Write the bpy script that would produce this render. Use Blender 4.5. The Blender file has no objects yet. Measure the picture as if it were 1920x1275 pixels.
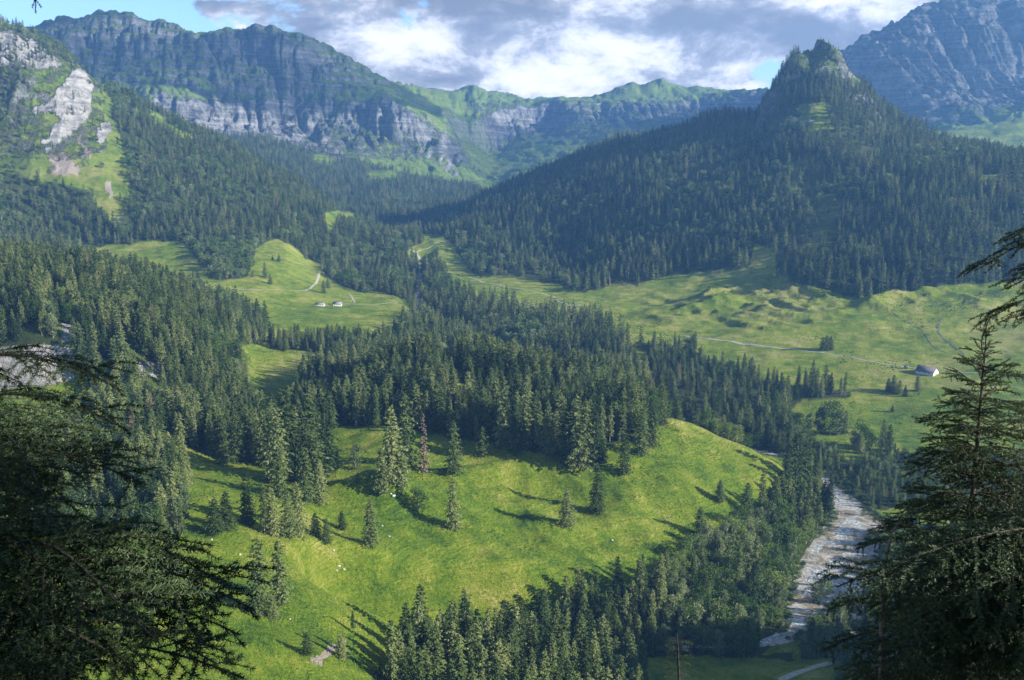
import bpy, math, random
import numpy as np
from mathutils import Vector, Matrix
R = math.radians
random.seed(7); RNG = np.random.default_rng(7)
scene = bpy.context.scene
# ------------------------------------------------------------------ camera
F = 1920 * 35 / 36.0
PITCH = R(10.2); CP, SP = math.cos(PITCH), math.sin(PITCH)
cam_data = bpy.data.cameras.new('camera'); cam_data.lens = 35; cam_data.sensor_width = 36
cam_data.clip_start = 0.2; cam_data.clip_end = 40000
cam = bpy.data.objects.new('camera', cam_data); scene.collection.objects.link(cam)
cam.location = (0, 0, 0); cam.rotation_euler = (R(90) - PITCH, 0, 0)
scene.camera = cam
# ------------------------------------------------------------------ world, sun
SUN_EL = R(20.5); LX, LY = 0.95, -0.31          # direction towards the sun (horizontal)
world = bpy.data.worlds.new('World'); scene.world = world; world.use_nodes = True
nt = world.node_tree; nt.nodes.clear()
def N(t, kind, **kw):
    n = t.nodes.new(kind)
    for k, v in kw.items(): setattr(n, k, v)
    return n
def math_node(t, op, a, b=None, c=None, clamp=False):
    n = t.nodes.new('ShaderNodeMath'); n.operation = op; n.use_clamp = clamp
    for i, s in enumerate((a, b, c)):
        if s is None: continue
        if isinstance(s, (int, float)): n.inputs[i].default_value = s
        else: t.links.new(s, n.inputs[i])
    return n.outputs[0]
def noise_node(t, vec, scale, detail=6, rough=0.55, dist=0.0, lac=2.0):
    n = t.nodes.new('ShaderNodeTexNoise'); n.inputs['Scale'].default_value = scale
    n.inputs['Detail'].default_value = detail; n.inputs['Roughness'].default_value = rough
    n.inputs['Distortion'].default_value = dist; n.inputs['Lacunarity'].default_value = lac
    if vec is not None: t.links.new(vec, n.inputs['Vector'])
    return n.outputs['Fac']
def ramp(t, fac, stops, interp='LINEAR'):
    n = t.nodes.new('ShaderNodeValToRGB'); cr = n.color_ramp; cr.interpolation = interp
    while len(cr.elements) > 1: cr.elements.remove(cr.elements[-1])
    for i, (p, c) in enumerate(stops):
        e = cr.elements[0] if i == 0 else cr.elements.new(p)
        e.position = p; e.color = (c[0], c[1], c[2], 1) if not isinstance(c, (int, float)) else (c, c, c, 1)
    t.links.new(fac, n.inputs['Fac']); return n.outputs['Color']
def mixc(t, fac, a, b, blend='MIX'):
    n = t.nodes.new('ShaderNodeMix'); n.data_type = 'RGBA'; n.blend_type = blend
    for sock, s in ((n.inputs['Factor'], fac), (n.inputs[6], a), (n.inputs[7], b)):
        if isinstance(s, (int, float)): sock.default_value = s
        elif isinstance(s, tuple): sock.default_value = (s[0], s[1], s[2], 1)
        else: t.links.new(s, sock)
    return n.outputs[2]
def smooth(t, x, lo, hi):
    n = t.nodes.new('ShaderNodeMapRange'); n.interpolation_type = 'SMOOTHSTEP'
    t.links.new(x, n.inputs[0]); n.inputs[1].default_value = lo; n.inputs[2].default_value = hi
    return n.outputs[0]

sky = N(nt, 'ShaderNodeTexSky', sky_type='NISHITA', sun_disc=False, sun_elevation=SUN_EL,
        sun_rotation=math.atan2(LX, LY), altitude=1400, air_density=1.0, dust_density=0.25, ozone_density=3.5)
geo = N(nt, 'ShaderNodeTexCoord')
sep = N(nt, 'ShaderNodeSeparateXYZ'); nt.links.new(geo.outputs['Generated'], sep.inputs[0])
sx, sy, sz = sep.outputs
# cloud deck: the view direction meets a flat layer overhead, so the clouds shrink towards the horizon
zc = math_node(nt, 'ADD', math_node(nt, 'MAXIMUM', sz, 0.0), 0.10)
cmb = N(nt, 'ShaderNodeCombineXYZ')
nt.links.new(math_node(nt, 'DIVIDE', sx, zc), cmb.inputs[0]); nt.links.new(math_node(nt, 'DIVIDE', sy, zc), cmb.inputs[1])
cmb.inputs[2].default_value = 3.7
cv = cmb.outputs[0]
azt = math_node(nt, 'DIVIDE', sx, math_node(nt, 'MAXIMUM', sy, 0.05))
elt = math_node(nt, 'DIVIDE', sz, math_node(nt, 'MAXIMUM', sy, 0.05))
cm2 = N(nt, 'ShaderNodeCombineXYZ')
nt.links.new(sx, cm2.inputs[0]); nt.links.new(sy, cm2.inputs[1]); nt.links.new(math_node(nt, 'MULTIPLY', sz, 1.9), cm2.inputs[2])
n1 = noise_node(nt, cm2.outputs[0], 8.0, 14, 0.64, 0.15)       # billows
n2 = noise_node(nt, cv, 0.42, 8, 0.5, 0.3)                    # deck
def blob(cx, cz, rx, rz):          # soft bump in the direction (cx, 1, cz)
    a = math_node(nt, 'DIVIDE', math_node(nt, 'SUBTRACT', azt, cx), rx)
    b = math_node(nt, 'DIVIDE', math_node(nt, 'SUBTRACT', elt, cz), rz)
    d = math_node(nt, 'ADD', math_node(nt, 'MULTIPLY', a, a), math_node(nt, 'MULTIPLY', b, b))
    return math_node(nt, 'EXPONENT', math_node(nt, 'MULTIPLY', d, -1.0))
def sumall(items):
    s = items[0]
    for i in items[1:]: s = math_node(nt, 'ADD', s, i)
    return s
def uvdir(u, v):
    x = (u - 960) / F; y = (637.5 - v) / F
    Y = CP + y * SP; Z = -SP + y * CP
    return x / Y, Z / Y
def B(u, v, ru, rv, amp):
    cx, cz = uvdir(u, v)
    return math_node(nt, 'MULTIPLY', blob(cx, cz, ru / F, rv / F), amp)
cover = sumall([math_node(nt, 'MULTIPLY', math_node(nt, 'SUBTRACT', n1, 0.5), 2.4), math_node(nt, 'MULTIPLY', math_node(nt, 'SUBTRACT', n2, 0.5), 0.5),
    B(1060, 60, 420, 130, 0.62), B(1240, 110, 190, 60, 0.45), B(1000, 110, 260, 70, .25), B(430, 10, 110, 18, 0.42), B(640, 60, 110, 60, 0.28),
    B(1590, 40, 150, 60, 0.4), B(130, -20, 420, 110, -0.45), B(300, 40, 150, 40, -0.25), B(1435, 135, 70, 30, -0.62), B(1075, 60, 26, 42, -0.42),
    B(660, 128, 90, 40, -0.5), B(1560, -140, 700, 120, 0.35)])
cov = smooth(nt, cover, 0.04, 0.22)
# thick parts are grey underneath, thin edges bright
shade = sumall([math_node(nt, 'MULTIPLY', math_node(nt, 'SUBTRACT', noise_node(nt, cm2.outputs[0], 11.0, 12, 0.66, 0.2), 0.5), 3.4),
    B(880, 5, 260, 38, 0.38), B(1320, 45, 220, 24, 0.40), B(420, 5, 120, 22, 0.3), B(1560, 60, 120, 40, 0.35),
    B(1150, 145, 300, 45, -0.2), B(720, 70, 120, 34, -0.25), B(1180, 5, 60, 60, -0.1), B(1000, 90, 170, 40, -0.1)])
cl_col = ramp(nt, smooth(nt, shade, -0.5, 0.6), [(0.0, (1.15, 1.10, 1.12)), (0.3, (0.82, 0.81, 0.84)), (0.6, (0.45, 0.46, 0.50)), (1.0, (0.25, 0.26, 0.29))])
bg_sky = N(nt, 'ShaderNodeBackground'); nt.links.new(sky.outputs[0], bg_sky.inputs[0]); bg_sky.inputs[1].default_value = 0.086
bg_cl = N(nt, 'ShaderNodeBackground'); nt.links.new(cl_col, bg_cl.inputs[0]); bg_cl.inputs[1].default_value = 0.43
mxs = N(nt, 'ShaderNodeMixShader'); nt.links.new(cov, mxs.inputs[0]); nt.links.new(bg_sky.outputs[0], mxs.inputs[1]); nt.links.new(bg_cl.outputs[0], mxs.inputs[2])
wo = N(nt, 'ShaderNodeOutputWorld'); nt.links.new(mxs.outputs[0], wo.inputs[0])
sl = bpy.data.lights.new('sun', 'SUN'); sl.energy = 5.0; sl.angle = R(0.5); sl.color = (1.0, 0.955, 0.86)
sun = bpy.data.objects.new('sun', sl); scene.collection.objects.link(sun)
hl = math.hypot(LX, LY)
sdir = Vector((LX / hl * math.cos(SUN_EL), LY / hl * math.cos(SUN_EL), math.sin(SUN_EL)))
sun.rotation_euler = sdir.to_track_quat('Z', 'Y').to_euler()
scene.view_settings.view_transform = 'Standard'; scene.view_settings.look = 'None'
scene.view_settings.exposure = 1.6; scene.view_settings.gamma = 1.0
scene.cycles.max_bounces = 4; scene.cycles.diffuse_bounces = 2; scene.cycles.glossy_bounces = 1
scene.cycles.transmission_bounces = 1; scene.cycles.transparent_max_bounces = 6; scene.cycles.volume_bounces = 0
scene.cycles.use_denoising = True
# ------------------------------------------------------------------ object helpers
def link(o): scene.collection.objects.link(o); return o
def props(o, label=None, cat=None, group=None, kind=None):
    if label: o['label'] = label
    if cat: o['category'] = cat
    if group: o['group'] = group
    if kind: o['kind'] = kind
    return o
def np_mesh(name, verts, faces, mat=None, smooth_=False, idx=None, mats=None):
    """verts (n,3); faces (m,k) with a constant k"""
    me = bpy.data.meshes.new(name)
    verts = np.asarray(verts, np.float32); faces = np.asarray(faces, np.int32)
    k = faces.shape[1]; m = len(faces)
    me.vertices.add(len(verts)); me.vertices.foreach_set('co', verts.ravel())
    me.loops.add(m * k); me.loops.foreach_set('vertex_index', faces.ravel())
    me.polygons.add(m); me.polygons.foreach_set('loop_start', np.arange(0, m * k, k, dtype=np.int32))
    try: me.polygons.foreach_set('loop_total', np.full(m, k, np.int32))
    except Exception: pass
    if smooth_: me.polygons.foreach_set('use_smooth', np.ones(m, bool))
    for mm in (mats or ([mat] if mat else [])): me.materials.append(mm)
    if idx is not None: me.polygons.foreach_set('material_index', np.asarray(idx, np.int32))
    me.update(calc_edges=True)
    return me
# ------------------------------------------------------------------ numpy noise
def _hash(ix, iy, s):
    h = (ix.astype(np.int64) * 374761393 + iy.astype(np.int64) * 668265263 + s * 1442695041) & 0xffffffff
    h = ((h ^ (h >> 13)) * 1274126177) & 0xffffffff
    return ((h ^ (h >> 16)) & 0xffff) / 65535.0
def vnoise(x, y, s=0):
    ix = np.floor(x); iy = np.floor(y); fx = x - ix; fy = y - iy
    ix = ix.astype(np.int64); iy = iy.astype(np.int64)
    fx = fx * fx * fx * (fx * (fx * 6 - 15) + 10); fy = fy * fy * fy * (fy * (fy * 6 - 15) + 10)
    a = _hash(ix, iy, s); b = _hash(ix + 1, iy, s); c = _hash(ix, iy + 1, s); d = _hash(ix + 1, iy + 1, s)
    return (a + (b - a) * fx) * (1 - fy) + (c + (d - c) * fx) * fy
def fbm(x, y, wl, octv=4, s=0, gain=0.5):
    r = np.zeros_like(x); a = 1.0; tot = 0
    for o in range(octv):
        f = 2.0 ** o / wl
        r += a * (vnoise(x * f + 17.3 * o, y * f - 9.1 * o, s + o) * 2 - 1); tot += a; a *= gain
    return r / tot * 1.6
def ridged(x, y, wl, octv=4, s=0, gain=0.5):
    r = np.zeros_like(x); a = 1.0; tot = 0
    for o in range(octv):
        f = 2.0 ** o / wl
        n = 1 - np.abs(vnoise(x * f + 7.7 * o, y * f + 3.3 * o, s + o) * 2 - 1)
        r += a * n * n; tot += a; a *= gain
    return r / tot
def sstep(x, a, b):
    q = np.clip((x - a) / (b - a), 0, 1); return q * q * (3 - 2 * q)
# ------------------------------------------------------------------ terrain: feature lines (u of the photo column, distance Y, height)
def px_ray(u, v):
    x = (np.asarray(u, float) - 960) / F; y = (637.5 - np.asarray(v, float)) / F
    Y = CP + y * SP
    return x / Y, (-SP + y * CP) / Y          # X/Y and Z/Y
def project(X, Y, Z):
    fw = CP * Y - SP * Z; up = SP * Y + CP * Z
    return 960 + F * X / fw, 637.5 - F * up / fw
def pchip_slopes(x, y):
    h = np.diff(x, axis=-1); d = np.diff(y, axis=-1) / h
    m = np.zeros_like(y)
    d0, d1 = d[..., :-1], d[..., 1:]; h0, h1 = h[..., :-1], h[..., 1:]
    w1 = 2 * h1 + h0; w2 = h1 + 2 * h0
    ok = d0 * d1 > 0
    with np.errstate(all='ignore'):
        hm = (w1 + w2) / (w1 / d0 + w2 / d1)
    m[..., 1:-1] = np.where(ok, hm, 0)
    m[..., 0] = d[..., 0]; m[..., -1] = d[..., -1]
    return m
def hermite(x0, x1, y0, y1, m0, m1, x):
    h = x1 - x0; s = (x - x0) / h
    return ((1 + 2 * s) * (1 - s) ** 2) * y0 + s * (1 - s) ** 2 * h * m0 + s * s * (3 - 2 * s) * y1 + s * s * (s - 1) * h * m1
def pchip1(xk, yk, x):
    xk = np.asarray(xk, float); yk = np.asarray(yk, float)
    m = pchip_slopes(xk, yk); x = np.clip(x, xk[0], xk[-1])
    i = np.clip(np.searchsorted(xk, x, side='right') - 1, 0, len(xk) - 2)
    return hermite(xk[i], xk[i + 1], yk[i], yk[i + 1], m[i], m[i + 1], x)
TS = np.unique(np.concatenate([np.linspace(-3.2, -0.7, 120), np.linspace(-0.7, 0.7, 1400), np.linspace(0.7, 3.2, 120)]))
# each line: list of (u, Y, value); value is the height z, or ('v', row) for the photo row it must project to
LINES = []
def line(name, pts, lin=False):
    t, Ys, Zs = [], [], []
    for (u, Y, val) in pts:
        if isinstance(val, tuple):
            a, b = px_ray(u, val[1]); t.append(float(a)); Ys.append(Y); Zs.append(float(b) * Y)
        else:
            tt = (u - 960) / F * (CP - SP * val / Y); t.append(tt); Ys.append(Y); Zs.append(val)
    o = np.argsort(t); t = np.array(t)[o]; Ys = np.array(Ys, float)[o]; Zs = np.array(Zs, float)[o]
    if lin: LINES.append((name, np.interp(TS, t, Ys), np.interp(TS, t, Zs)))
    else: LINES.append((name, pchip1(t, Ys, TS), pchip1(t, Zs, TS)))
v = lambda r: ('v', r)
W0, W1 = -5200, 7000
line('foot', [(W0, 2, -2.6), (W1, 2, -2.6)])
line('slope40', [(W0, 40, -40), (0, 40, -44), (960, 40, -44), (1920, 40, -44), (2600, 40, -30), (W1, 40, -10)])
line('slope150', [(W0, 150, -110), (0, 150, -118), (960, 150, -130), (1920, 150, -130), (2600, 150, -90), (W1, 150, -20)])
line('L1', [(W0, 300, -130), (0, 300, -152), (300, 310, -160), (600, 330, -178), (800, 370, -205), (960, 400, -222), (1120, 410, -236),
            (1300, 420, -240), (1500, 420, -241), (1920, 430, -236), (2500, 400, -180), (W1, 300, -60)])
line('L2', [(W0, 480, -100), (0, 490, -165), (300, 490, -167), (480, 490, -174), (640, 490, -187), (800, 500, -201), (960, 500, -210), (1120, 500, -219),
            (1250, 500, -228), (1350, 500, -238), (1500, 500, -241), (1700, 500, -241), (1920, 500, -236), (2500, 500, -190), (W1, 480, -60)])
line('L3', [(W0, 580, -90), (0, 580, -163), (200, 580, -167), (350, 580, -177), (480, 580, -184), (600, 570, -185), (700, 560, -183), (800, 570, -192), (960, 580, -197),
            (1120, 580, -200), (1250, 580, -206), (1350, 580, -216), (1450, 590, -231), (1520, 590, -240), (1600, 590, -240.5), (1920, 590, -236), (2500, 590, -190), (W1, 580, -40)])
line('L4', [(W0, 680, -60), (0, 706, -162), (100, 706, -160), (150, 700, -164), (200, 690, -167), (300, 680, -176), (450, 680, -190), (640, 680, -187), (800, 680, -185), (960, 680, -185),
            (1120, 680, -182), (1180, 680, -181), (1250, 680, v(793)), (1350, 670, v(826)), (1460, 650, v(888)), (1520, 680, -238), (1600, 690, -239), (1750, 690, -239), (1920, 690, -236), (2500, 690, -180), (W1, 680, -30)])
line('L5', [(W0, 800, -20), (-200, 760, -110), (0, 738, -124), (60, 736, -120), (130, 738, -124), (190, 770, -128), (300, 800, -142), (420, 810, -180), (500, 810, -200), (640, 810, -192), (750, 800, -174), (840, 800, v(688)),
            (960, 800, v(715)), (1120, 800, v(735)), (1200, 800, -190), (1250, 800, -213), (1350, 800, -230), (1460, 800, -237), (1600, 800, -236.5), (1750, 800, -232), (1920, 800, -228), (2500, 800, -150), (W1, 800, 0)])
line('L6', [(W0, 1050, 60), (-200, 1050, -80), (0, 1050, v(488)), (150, 1050, v(503)), (300, 1050, v(545)), (420, 1020, v(605)), (480, 1000, -196), (560, 1000, -201), (640, 1000, -203), (800, 1000, -214), (960, 1000, -221),
            (1120, 1000, -226), (1300, 1000, -227), (1460, 1000, -222), (1600, 1000, -217), (1740, 1010, -211), (1920, 1010, -203), (2500, 1000, -130), (W1, 1000, 60)])
line('L7', [(W0, 1250, 130), (-200, 1250, -110), (0, 1250, -150), (150, 1250, -155), (300, 1250, -168), (420, 1250, -188), (500, 1250, -200), (640, 1250, -203), (760, 1250, -208), (870, 1250, -218), (960, 1250, -217),
            (1120, 1250, -212), (1300, 1250, -203), (1450, 1250, -190), (1600, 1250, -185), (1750, 1250, -175), (1920, 1250, -165), (2500, 1250, -70), (W1, 1250, 140)])
line('L8', [(W0, 1500, 200), (-200, 1500, -110), (0, 1500, -150), (160, 1500, -170), (300, 1500, -172), (420, 1500, -168), (480, 1500, -172), (560, 1520, -188), (640, 1530, -201), (760, 1500, -205), (870, 1500, -208),
            (960, 1500, -206), (1120, 1500, -198), (1280, 1500, -182), (1360, 1500, -166), (1440, 1490, v(492)), (1520, 1490, -128), (1600, 1490, -112), (1750, 1480, -85), (1920, 1480, -75), (2500, 1500, 30), (W1, 1500, 220)])
line('L9', [(W0, 1750, 280), (-200, 1750, -60), (0, 1750, -110), (160, 1720, v(462)), (300, 1720, v(452)), (440, 1760, v(446)), (530, 1780, v(447)), (590, 1800, v(490)), (660, 1800, -192), (760, 1750, -193), (870, 1750, -192),
            (960, 1750, -187), (1060, 1750, -182), (1150, 1750, -150), (1280, 1750, -100), (1440, 1750, -50), (1600, 1750, -5), (1750, 1750, 5), (1920, 1720, 0), (2500, 1750, 120), (W1, 1750, 300)])
line('L10', [(W0, 2100, 420), (-400, 2100, 160), (0, 2080, v(225)), (100, 2080, v(235)), (200, 2080, v(268)), (300, 2080, v(300)), (450, 2080, v(352)), (600, 2080, v(402)), (700, 2080, v(440)),
             (800, 2100, v(442)), (900, 2100, v(425)), (1000, 2100, v(392)), (1100, 2100, v(354)), (1160, 2100, v(330)), (1230, 2090, v(306)), (1330, 2060, v(288)), (1410, 2060, v(270)), (1440, 2060, v(240)), (1500, 2060, v(192)), (1545, 2060, v(172)), (1600, 2060, v(192)),
             (1660, 2060, v(238)), (1760, 2040, v(272)), (1850, 2000, v(292)), (1920, 1980, v(305)), (2500, 2000, 160), (W1, 2100, 420)])
line('L11', [(W0, 2500, 600), (-400, 2500, 470), (0, 2500, v(40)), (50, 2500, v(55)), (92, 2500, v(72)), (130, 2500, v(103)), (160, 2500, v(133)), (190, 2500, v(160)), (250, 2500, v(190)), (300, 2500, v(214)), (400, 2500, v(262)),
             (500, 2480, v(310)), (560, 2450, v(342)), (640, 2400, v(398)), (720, 2400, v(438)), (800, 2450, v(432)), (850, 2500, v(410)), (900, 2550, v(378)), (960, 2600, v(348)), (1060, 2600, v(309)), (1150, 2600, v(272)), (1240, 2560, v(256)),
             (1330, 2480, v(222)), (1400, 2330, v(212)), (1420, 2290, v(212)), (1428, 2270, v(186)), (1445, 2260, v(165)), (1470, 2250, v(132)), (1490, 2250, v(104)), (1502, 2250, v(98)), (1514, 2260, v(94)), (1522, 2260, v(101)), (1532, 2265, v(90)), (1545, 2270, v(82)), (1560, 2265, v(90)), (1575, 2260, v(94)),
             (1592, 2250, v(126)), (1620, 2240, v(152)), (1650, 2230, v(190)), (1700, 2200, v(228)), (1760, 2180, v(262)), (1850, 2150, v(283)), (1920, 2120, v(298)), (2500, 2150, 190), (W1, 2500, 560)], lin=True)
line('L12', [(W0, 2700, 620), (-400, 2750, 380), (0, 2800, 190), (130, 2800, 60), (250, 2800, 20), (400, 2750, -50), (560, 2700, -110), (720, 2650, -140), (800, 2680, -138), (880, 2750, -120),
             (960, 2850, -110), (1150, 2850, -60), (1330, 2750, -20), (1430, 2650, 40), (1545, 2620, 90), (1650, 2600, 40), (1800, 2550, -20), (1920, 2550, -20), (2500, 2600, 100), (W1, 2700, 560)])
# talus foot / far forest shelf
line('L13', [(W0, 3300, 760), (-400, 3300, 300), (0, 3300, 140), (200, 3300, 130), (300, 3300, v(232)), (400, 3350, v(260)), (500, 3400, v(268)), (600, 3500, v(283)), (700, 3550, v(308)), (800, 3550, v(330)), (860, 3500, v(345)), (920, 3450, v(352)),
             (960, 3600, -60), (1100, 3600, -20), (1300, 3500, 20), (1500, 3300, 40), (1700, 3200, v(268)), (1760, 3200, v(268)), (1850, 3200, v(275)), (1920, 3200, v(275)), (2300, 3200, v(275)), (2900, 3200, 220), (W1, 3300, 640)])
# foot of the pale lower cliffs
line('L14', [(W0, 3600, 860), (-400, 3600, 400), (0, 3600, 240), (200, 3600, v(205)), (270, 3580, v(217)), (350, 3580, v(236)), (430, 3620, v(250)), (520, 3700, v(250)), (600, 3780, v(248)), (700, 3820, v(258)), (760, 3850, v(278)), (830, 3800, v(300)), (890, 3800, v(330)), (925, 3800, v(338)),
             (980, 4000, v(318)), (1100, 4100, v(300)), (1300, 4000, 60), (1500, 3800, 90), (1650, 3600, v(245)), (1760, 3600, v(235)), (1850, 3600, v(222)), (1920, 3600, v(205)), (2300, 3600, v(200)), (2900, 3600, 330), (W1, 3600, 760)])
line('L15', [(W0, 3800, 900), (-400, 3700, 480), (0, 3700, 300), (200, 3680, v(180)), (270, 3680, v(186)), (350, 3690, v(196)), (430, 3760, v(212)), (520, 3860, v(215)), (600, 3960, v(195)), (700, 4000, v(188)), (760, 4020, v(200)), (830, 4000, v(240)), (880, 4050, v(290)), (925, 4200, v(310)),
             (980, 4500, v(285)), (1100, 4600, v(262)), (1300, 4500, 160), (1500, 4200, 200), (1600, 3900, v(190)), (1700, 3900, v(180)), (1800, 3900, v(165)), (1920, 3900, v(150)), (2300, 3900, v(140)), (2900, 3900, 480), (W1, 3800, 860)])
line('L16', [(W0, 4100, 1000), (-400, 4100, 700), (-100, 4100, v(60)), (60, 4050, v(80)), (90, 4030, v(95)), (150, 4030, v(110)), (200, 4030, v(110)), (300, 4050, v(112)), (400, 4120, v(120)), (500, 4180, v(125)), (600, 4250, v(130)), (700, 4350, v(150)), (760, 4400, v(185)), (830, 4400, v(220)), (890, 4600, v(270)), (925, 4750, v(285)),
             (980, 4900, v(255)), (1100, 4950, v(235)), (1240, 4950, v(230)), (1400, 4800, v(225)), (1500, 4600, 320), (1600, 4150, v(110)), (1700, 4150, v(80)), (1800, 4150, v(62)), (1920, 4150, v(50)), (2300, 4150, v(40)), (2900, 4200, 650), (W1, 4100, 960)])
# skylines of the far mountains
line('L17', [(W0, 4500, 1100), (-400, 4400, v(60)), (-60, 4350, v(60)), (60, 4250, v(52)), (90, 4240, v(42)), (105, 4240, v(35)), (140, 4240, v(42)), (158, 4240, v(32)), (185, 4240, v(25)), (250, 4250, v(26)), (266, 4260, v(38)), (310, 4280, v(42)), (365, 4300, v(62)), (400, 4330, v(57)), (425, 4340, v(53)), (452, 4370, v(57)), (480, 4380, v(50)), (500, 4400, v(56)), (510, 4400, v(51)),
             (530, 4420, v(60)), (570, 4450, v(72)), (610, 4480, v(84)), (650, 4520, v(104)), (690, 4560, v(130)), (720, 4580, v(149)), (745, 4590, v(162)), (790, 4620, v(182)), (840, 4680, v(208)), (875, 4750, v(228)), (900, 4850, v(218)), (950, 5100, v(200)), (1000, 5150, v(196)), (1040, 5150, v(181)), (1080, 5150, v(184)), (1110, 5150, v(190)), (1180, 5150, v(186)), (1260, 5150, v(184)),
             (1330, 5150, v(176)), (1370, 5100, v(172)), (1400, 5050, v(168)), (1440, 5000, v(166)), (1500, 4800, v(160)), (1560, 4500, v(110)), (1595, 4420, v(88)), (1612, 4420, v(72)), (1628, 4420, v(66)), (1650, 4430, v(62)), (1670, 4440, v(46)), (1700, 4450, v(33)), (1730, 4460, v(12)), (1765, 4470, v(4)), (1775, 4470, v(-3)), (1800, 4480, v(2)), (1830, 4480, v(-6)), (1868, 4480, v(-4)), (1890, 4480, v(6)), (1905, 4480, v(0)), (1930, 4480, v(6)), (2300, 4480, v(-40)), (2900, 4500, 800), (W1, 4500, 1100)], lin=True)
line('L18', [(W0, 5000, 1000), (-400, 4900, 700), (90, 4700, 480), (400, 4800, 460), (650, 4900, 380), (740, 5300, v(158)), (800, 5700, v(170)), (850, 5750, v(172)), (890, 5750, v(161)), (915, 5750, v(174)), (950, 5750, v(178)), (985, 5750, v(187)), (1040, 5700, 330), (1110, 5550, v(184)), (1150, 5550, v(172)), (1185, 5550, v(156)), (1200, 5550, v(160)), (1220, 5550, v(157)), (1241, 5550, v(149)), (1255, 5550, v(157)), (1290, 5550, v(168)), (1310, 5550, v(166)), (1350, 5550, v(174)), (1400, 5500, v(175)), (1440, 5500, 320), (1600, 5000, 400), (1900, 5000, 480), (2900, 5000, 700), (W1, 5000, 1000)], lin=True)
line('L19', [(W0, 6100, 300), (W1, 6100, 100)])
line('L20', [(W0, 6160, 300), (W1, 6160, 100)])
NAMES = [l[0] for l in LINES]
LY_ = np.stack([l[1] for l in LINES], 1); LZ_ = np.stack([l[2] for l in LINES], 1)
for k in range(1, LY_.shape[1]): LY_[:, k] = np.maximum(LY_[:, k], LY_[:, k - 1] + 4)
LM_ = pchip_slopes(LY_, LZ_)

def base_z(t, Y):
    j = np.clip(np.searchsorted(TS, t) - 1, 0, len(TS) - 2); w = np.clip((t - TS[j]) / (TS[j + 1] - TS[j]), 0, 1)
    def at(A, k): return A[j, k] * (1 - w) + A[j + 1, k] * w
    out = np.zeros_like(Y); prevY = at(LY_, 0); prevZ = at(LZ_, 0); prevM = at(LM_, 0)
    out[:] = prevZ
    for k in range(1, LY_.shape[1]):
        y1, z1, m1 = at(LY_, k), at(LZ_, k), at(LM_, k)
        s = (Y > prevY) & (Y <= y1)
        if s.any(): out[s] = hermite(prevY[s], y1[s], prevZ[s], z1[s], prevM[s], m1[s], Y[s])
        prevY, prevZ, prevM = y1, z1, m1
    out[Y > prevY] = prevZ[Y > prevY]
    return out
# the river bed keeps a level floor: centre line (X, Y, half width, z)
def uvz(u, v_, z):
    a, b = px_ray(u, v_); Yd = z / b; return float(a * Yd), float(Yd)
RIVER = []
for (u, v_, hw, z) in [(700, 1262, 5, -239.5), (900, 1232, 5, -240.0), (1100, 1212, 2, -241.4), (1250, 1212, 1.5, -241.3), (1340, 1212, 1.5, -241.3), (1420, 1208, 2.5, -241.2), (1470, 1200, 5, -241.2), (1492, 1185, 7, -241.1), (1506, 1150, 9, -240.9), (1545, 1100, 18, -240.7), (1572, 1055, 22, -240.5), (1592, 1012, 20, -240.2), (1610, 972, 16, -240.0), (1584, 942, 11, -239.8),
                      (1558, 912, 8, -239.5), (1540, 892, 6, -239.2), (1500, 862, 3, -238.8)]:
    x, y = uvz(u, v_, z); RIVER.append((x, y, hw, z))
for (x, y, hw, z) in [(150, 850, 3, -237), (110, 930, 5, -234), (70, 1020, 8, -231), (20, 1100, 8, -229), (-15, 1180, 7, -226.5), (-45, 1260, 7, -224), (-75, 1340, 8, -221), (-112, 1400, 8, -219), (-140, 1480, 6, -214), (-150, 1560, 5, -210), (-160, 1700, 4, -203), (-175, 1900, 3, -190)]:
    RIVER.append((x, y, hw, z))
ARMS = []
for arm in ([(1605, 1000, 6), (1622, 1040, 7), (1617, 1085, 8), (1607, 1125, 6), (1602, 1160, 4), (1600, 1190, 2)], [(1600, 972, 7), (1650, 984, 7), (1700, 992, 6), (1780, 1006, 5), (1900, 1030, 5)]):
    ARMS.append(np.array([uvz(u, v_, -240.3) + (hw, -240.3) for u, v_, hw in arm]))
RIVER = np.array(RIVER)
def _dense(P, step=6):
    out = []
    for a, b in zip(P[:-1], P[1:]):
        n = max(2, int(np.hypot(*(b - a)[:2]) / step))
        for i in range(n): out.append(a + (b - a) * i / n)
    out.append(P[-1]); out = np.array(out)
    for _ in range(int(120 / step ** 1.5) if step < 6 else 6): out[1:-1] = (out[:-2] + 2 * out[1:-1] + out[2:]) / 4
    return out
RIVD = _dense(RIVER, 3); ARMD = [_dense(a, 3) for a in ARMS]; ALLR = np.concatenate([RIVD[RIVD[:, 1] < 820], RIVD[RIVD[:, 1] >= 820][::3]] + ARMD)
def river_blend(X, Y, Z):
    m = (Y > 330) & (Y < 1950) & (np.abs(X) < 420)
    idx = np.where(m)[0]
    best = np.full(len(idx), 1e9); hw = np.zeros(len(idx)); rz = np.zeros(len(idx))
    xs, ys = X[idx], Y[idx]
    for p in ALLR:
        d = np.hypot(xs - p[0], ys - p[1]) - p[2]
        s = d < best; best[s] = d[s]; hw[s] = p[2]; rz[s] = p[3]
    w = 1 - sstep(best, 4, 34)
    Z2 = Z.copy(); Z2[idx] = Z[idx] * (1 - w) + (rz - 0.6 * (best < 0)) * w
    dist = np.full(len(X), 1e9); dist[idx] = best
    return Z2, dist
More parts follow.
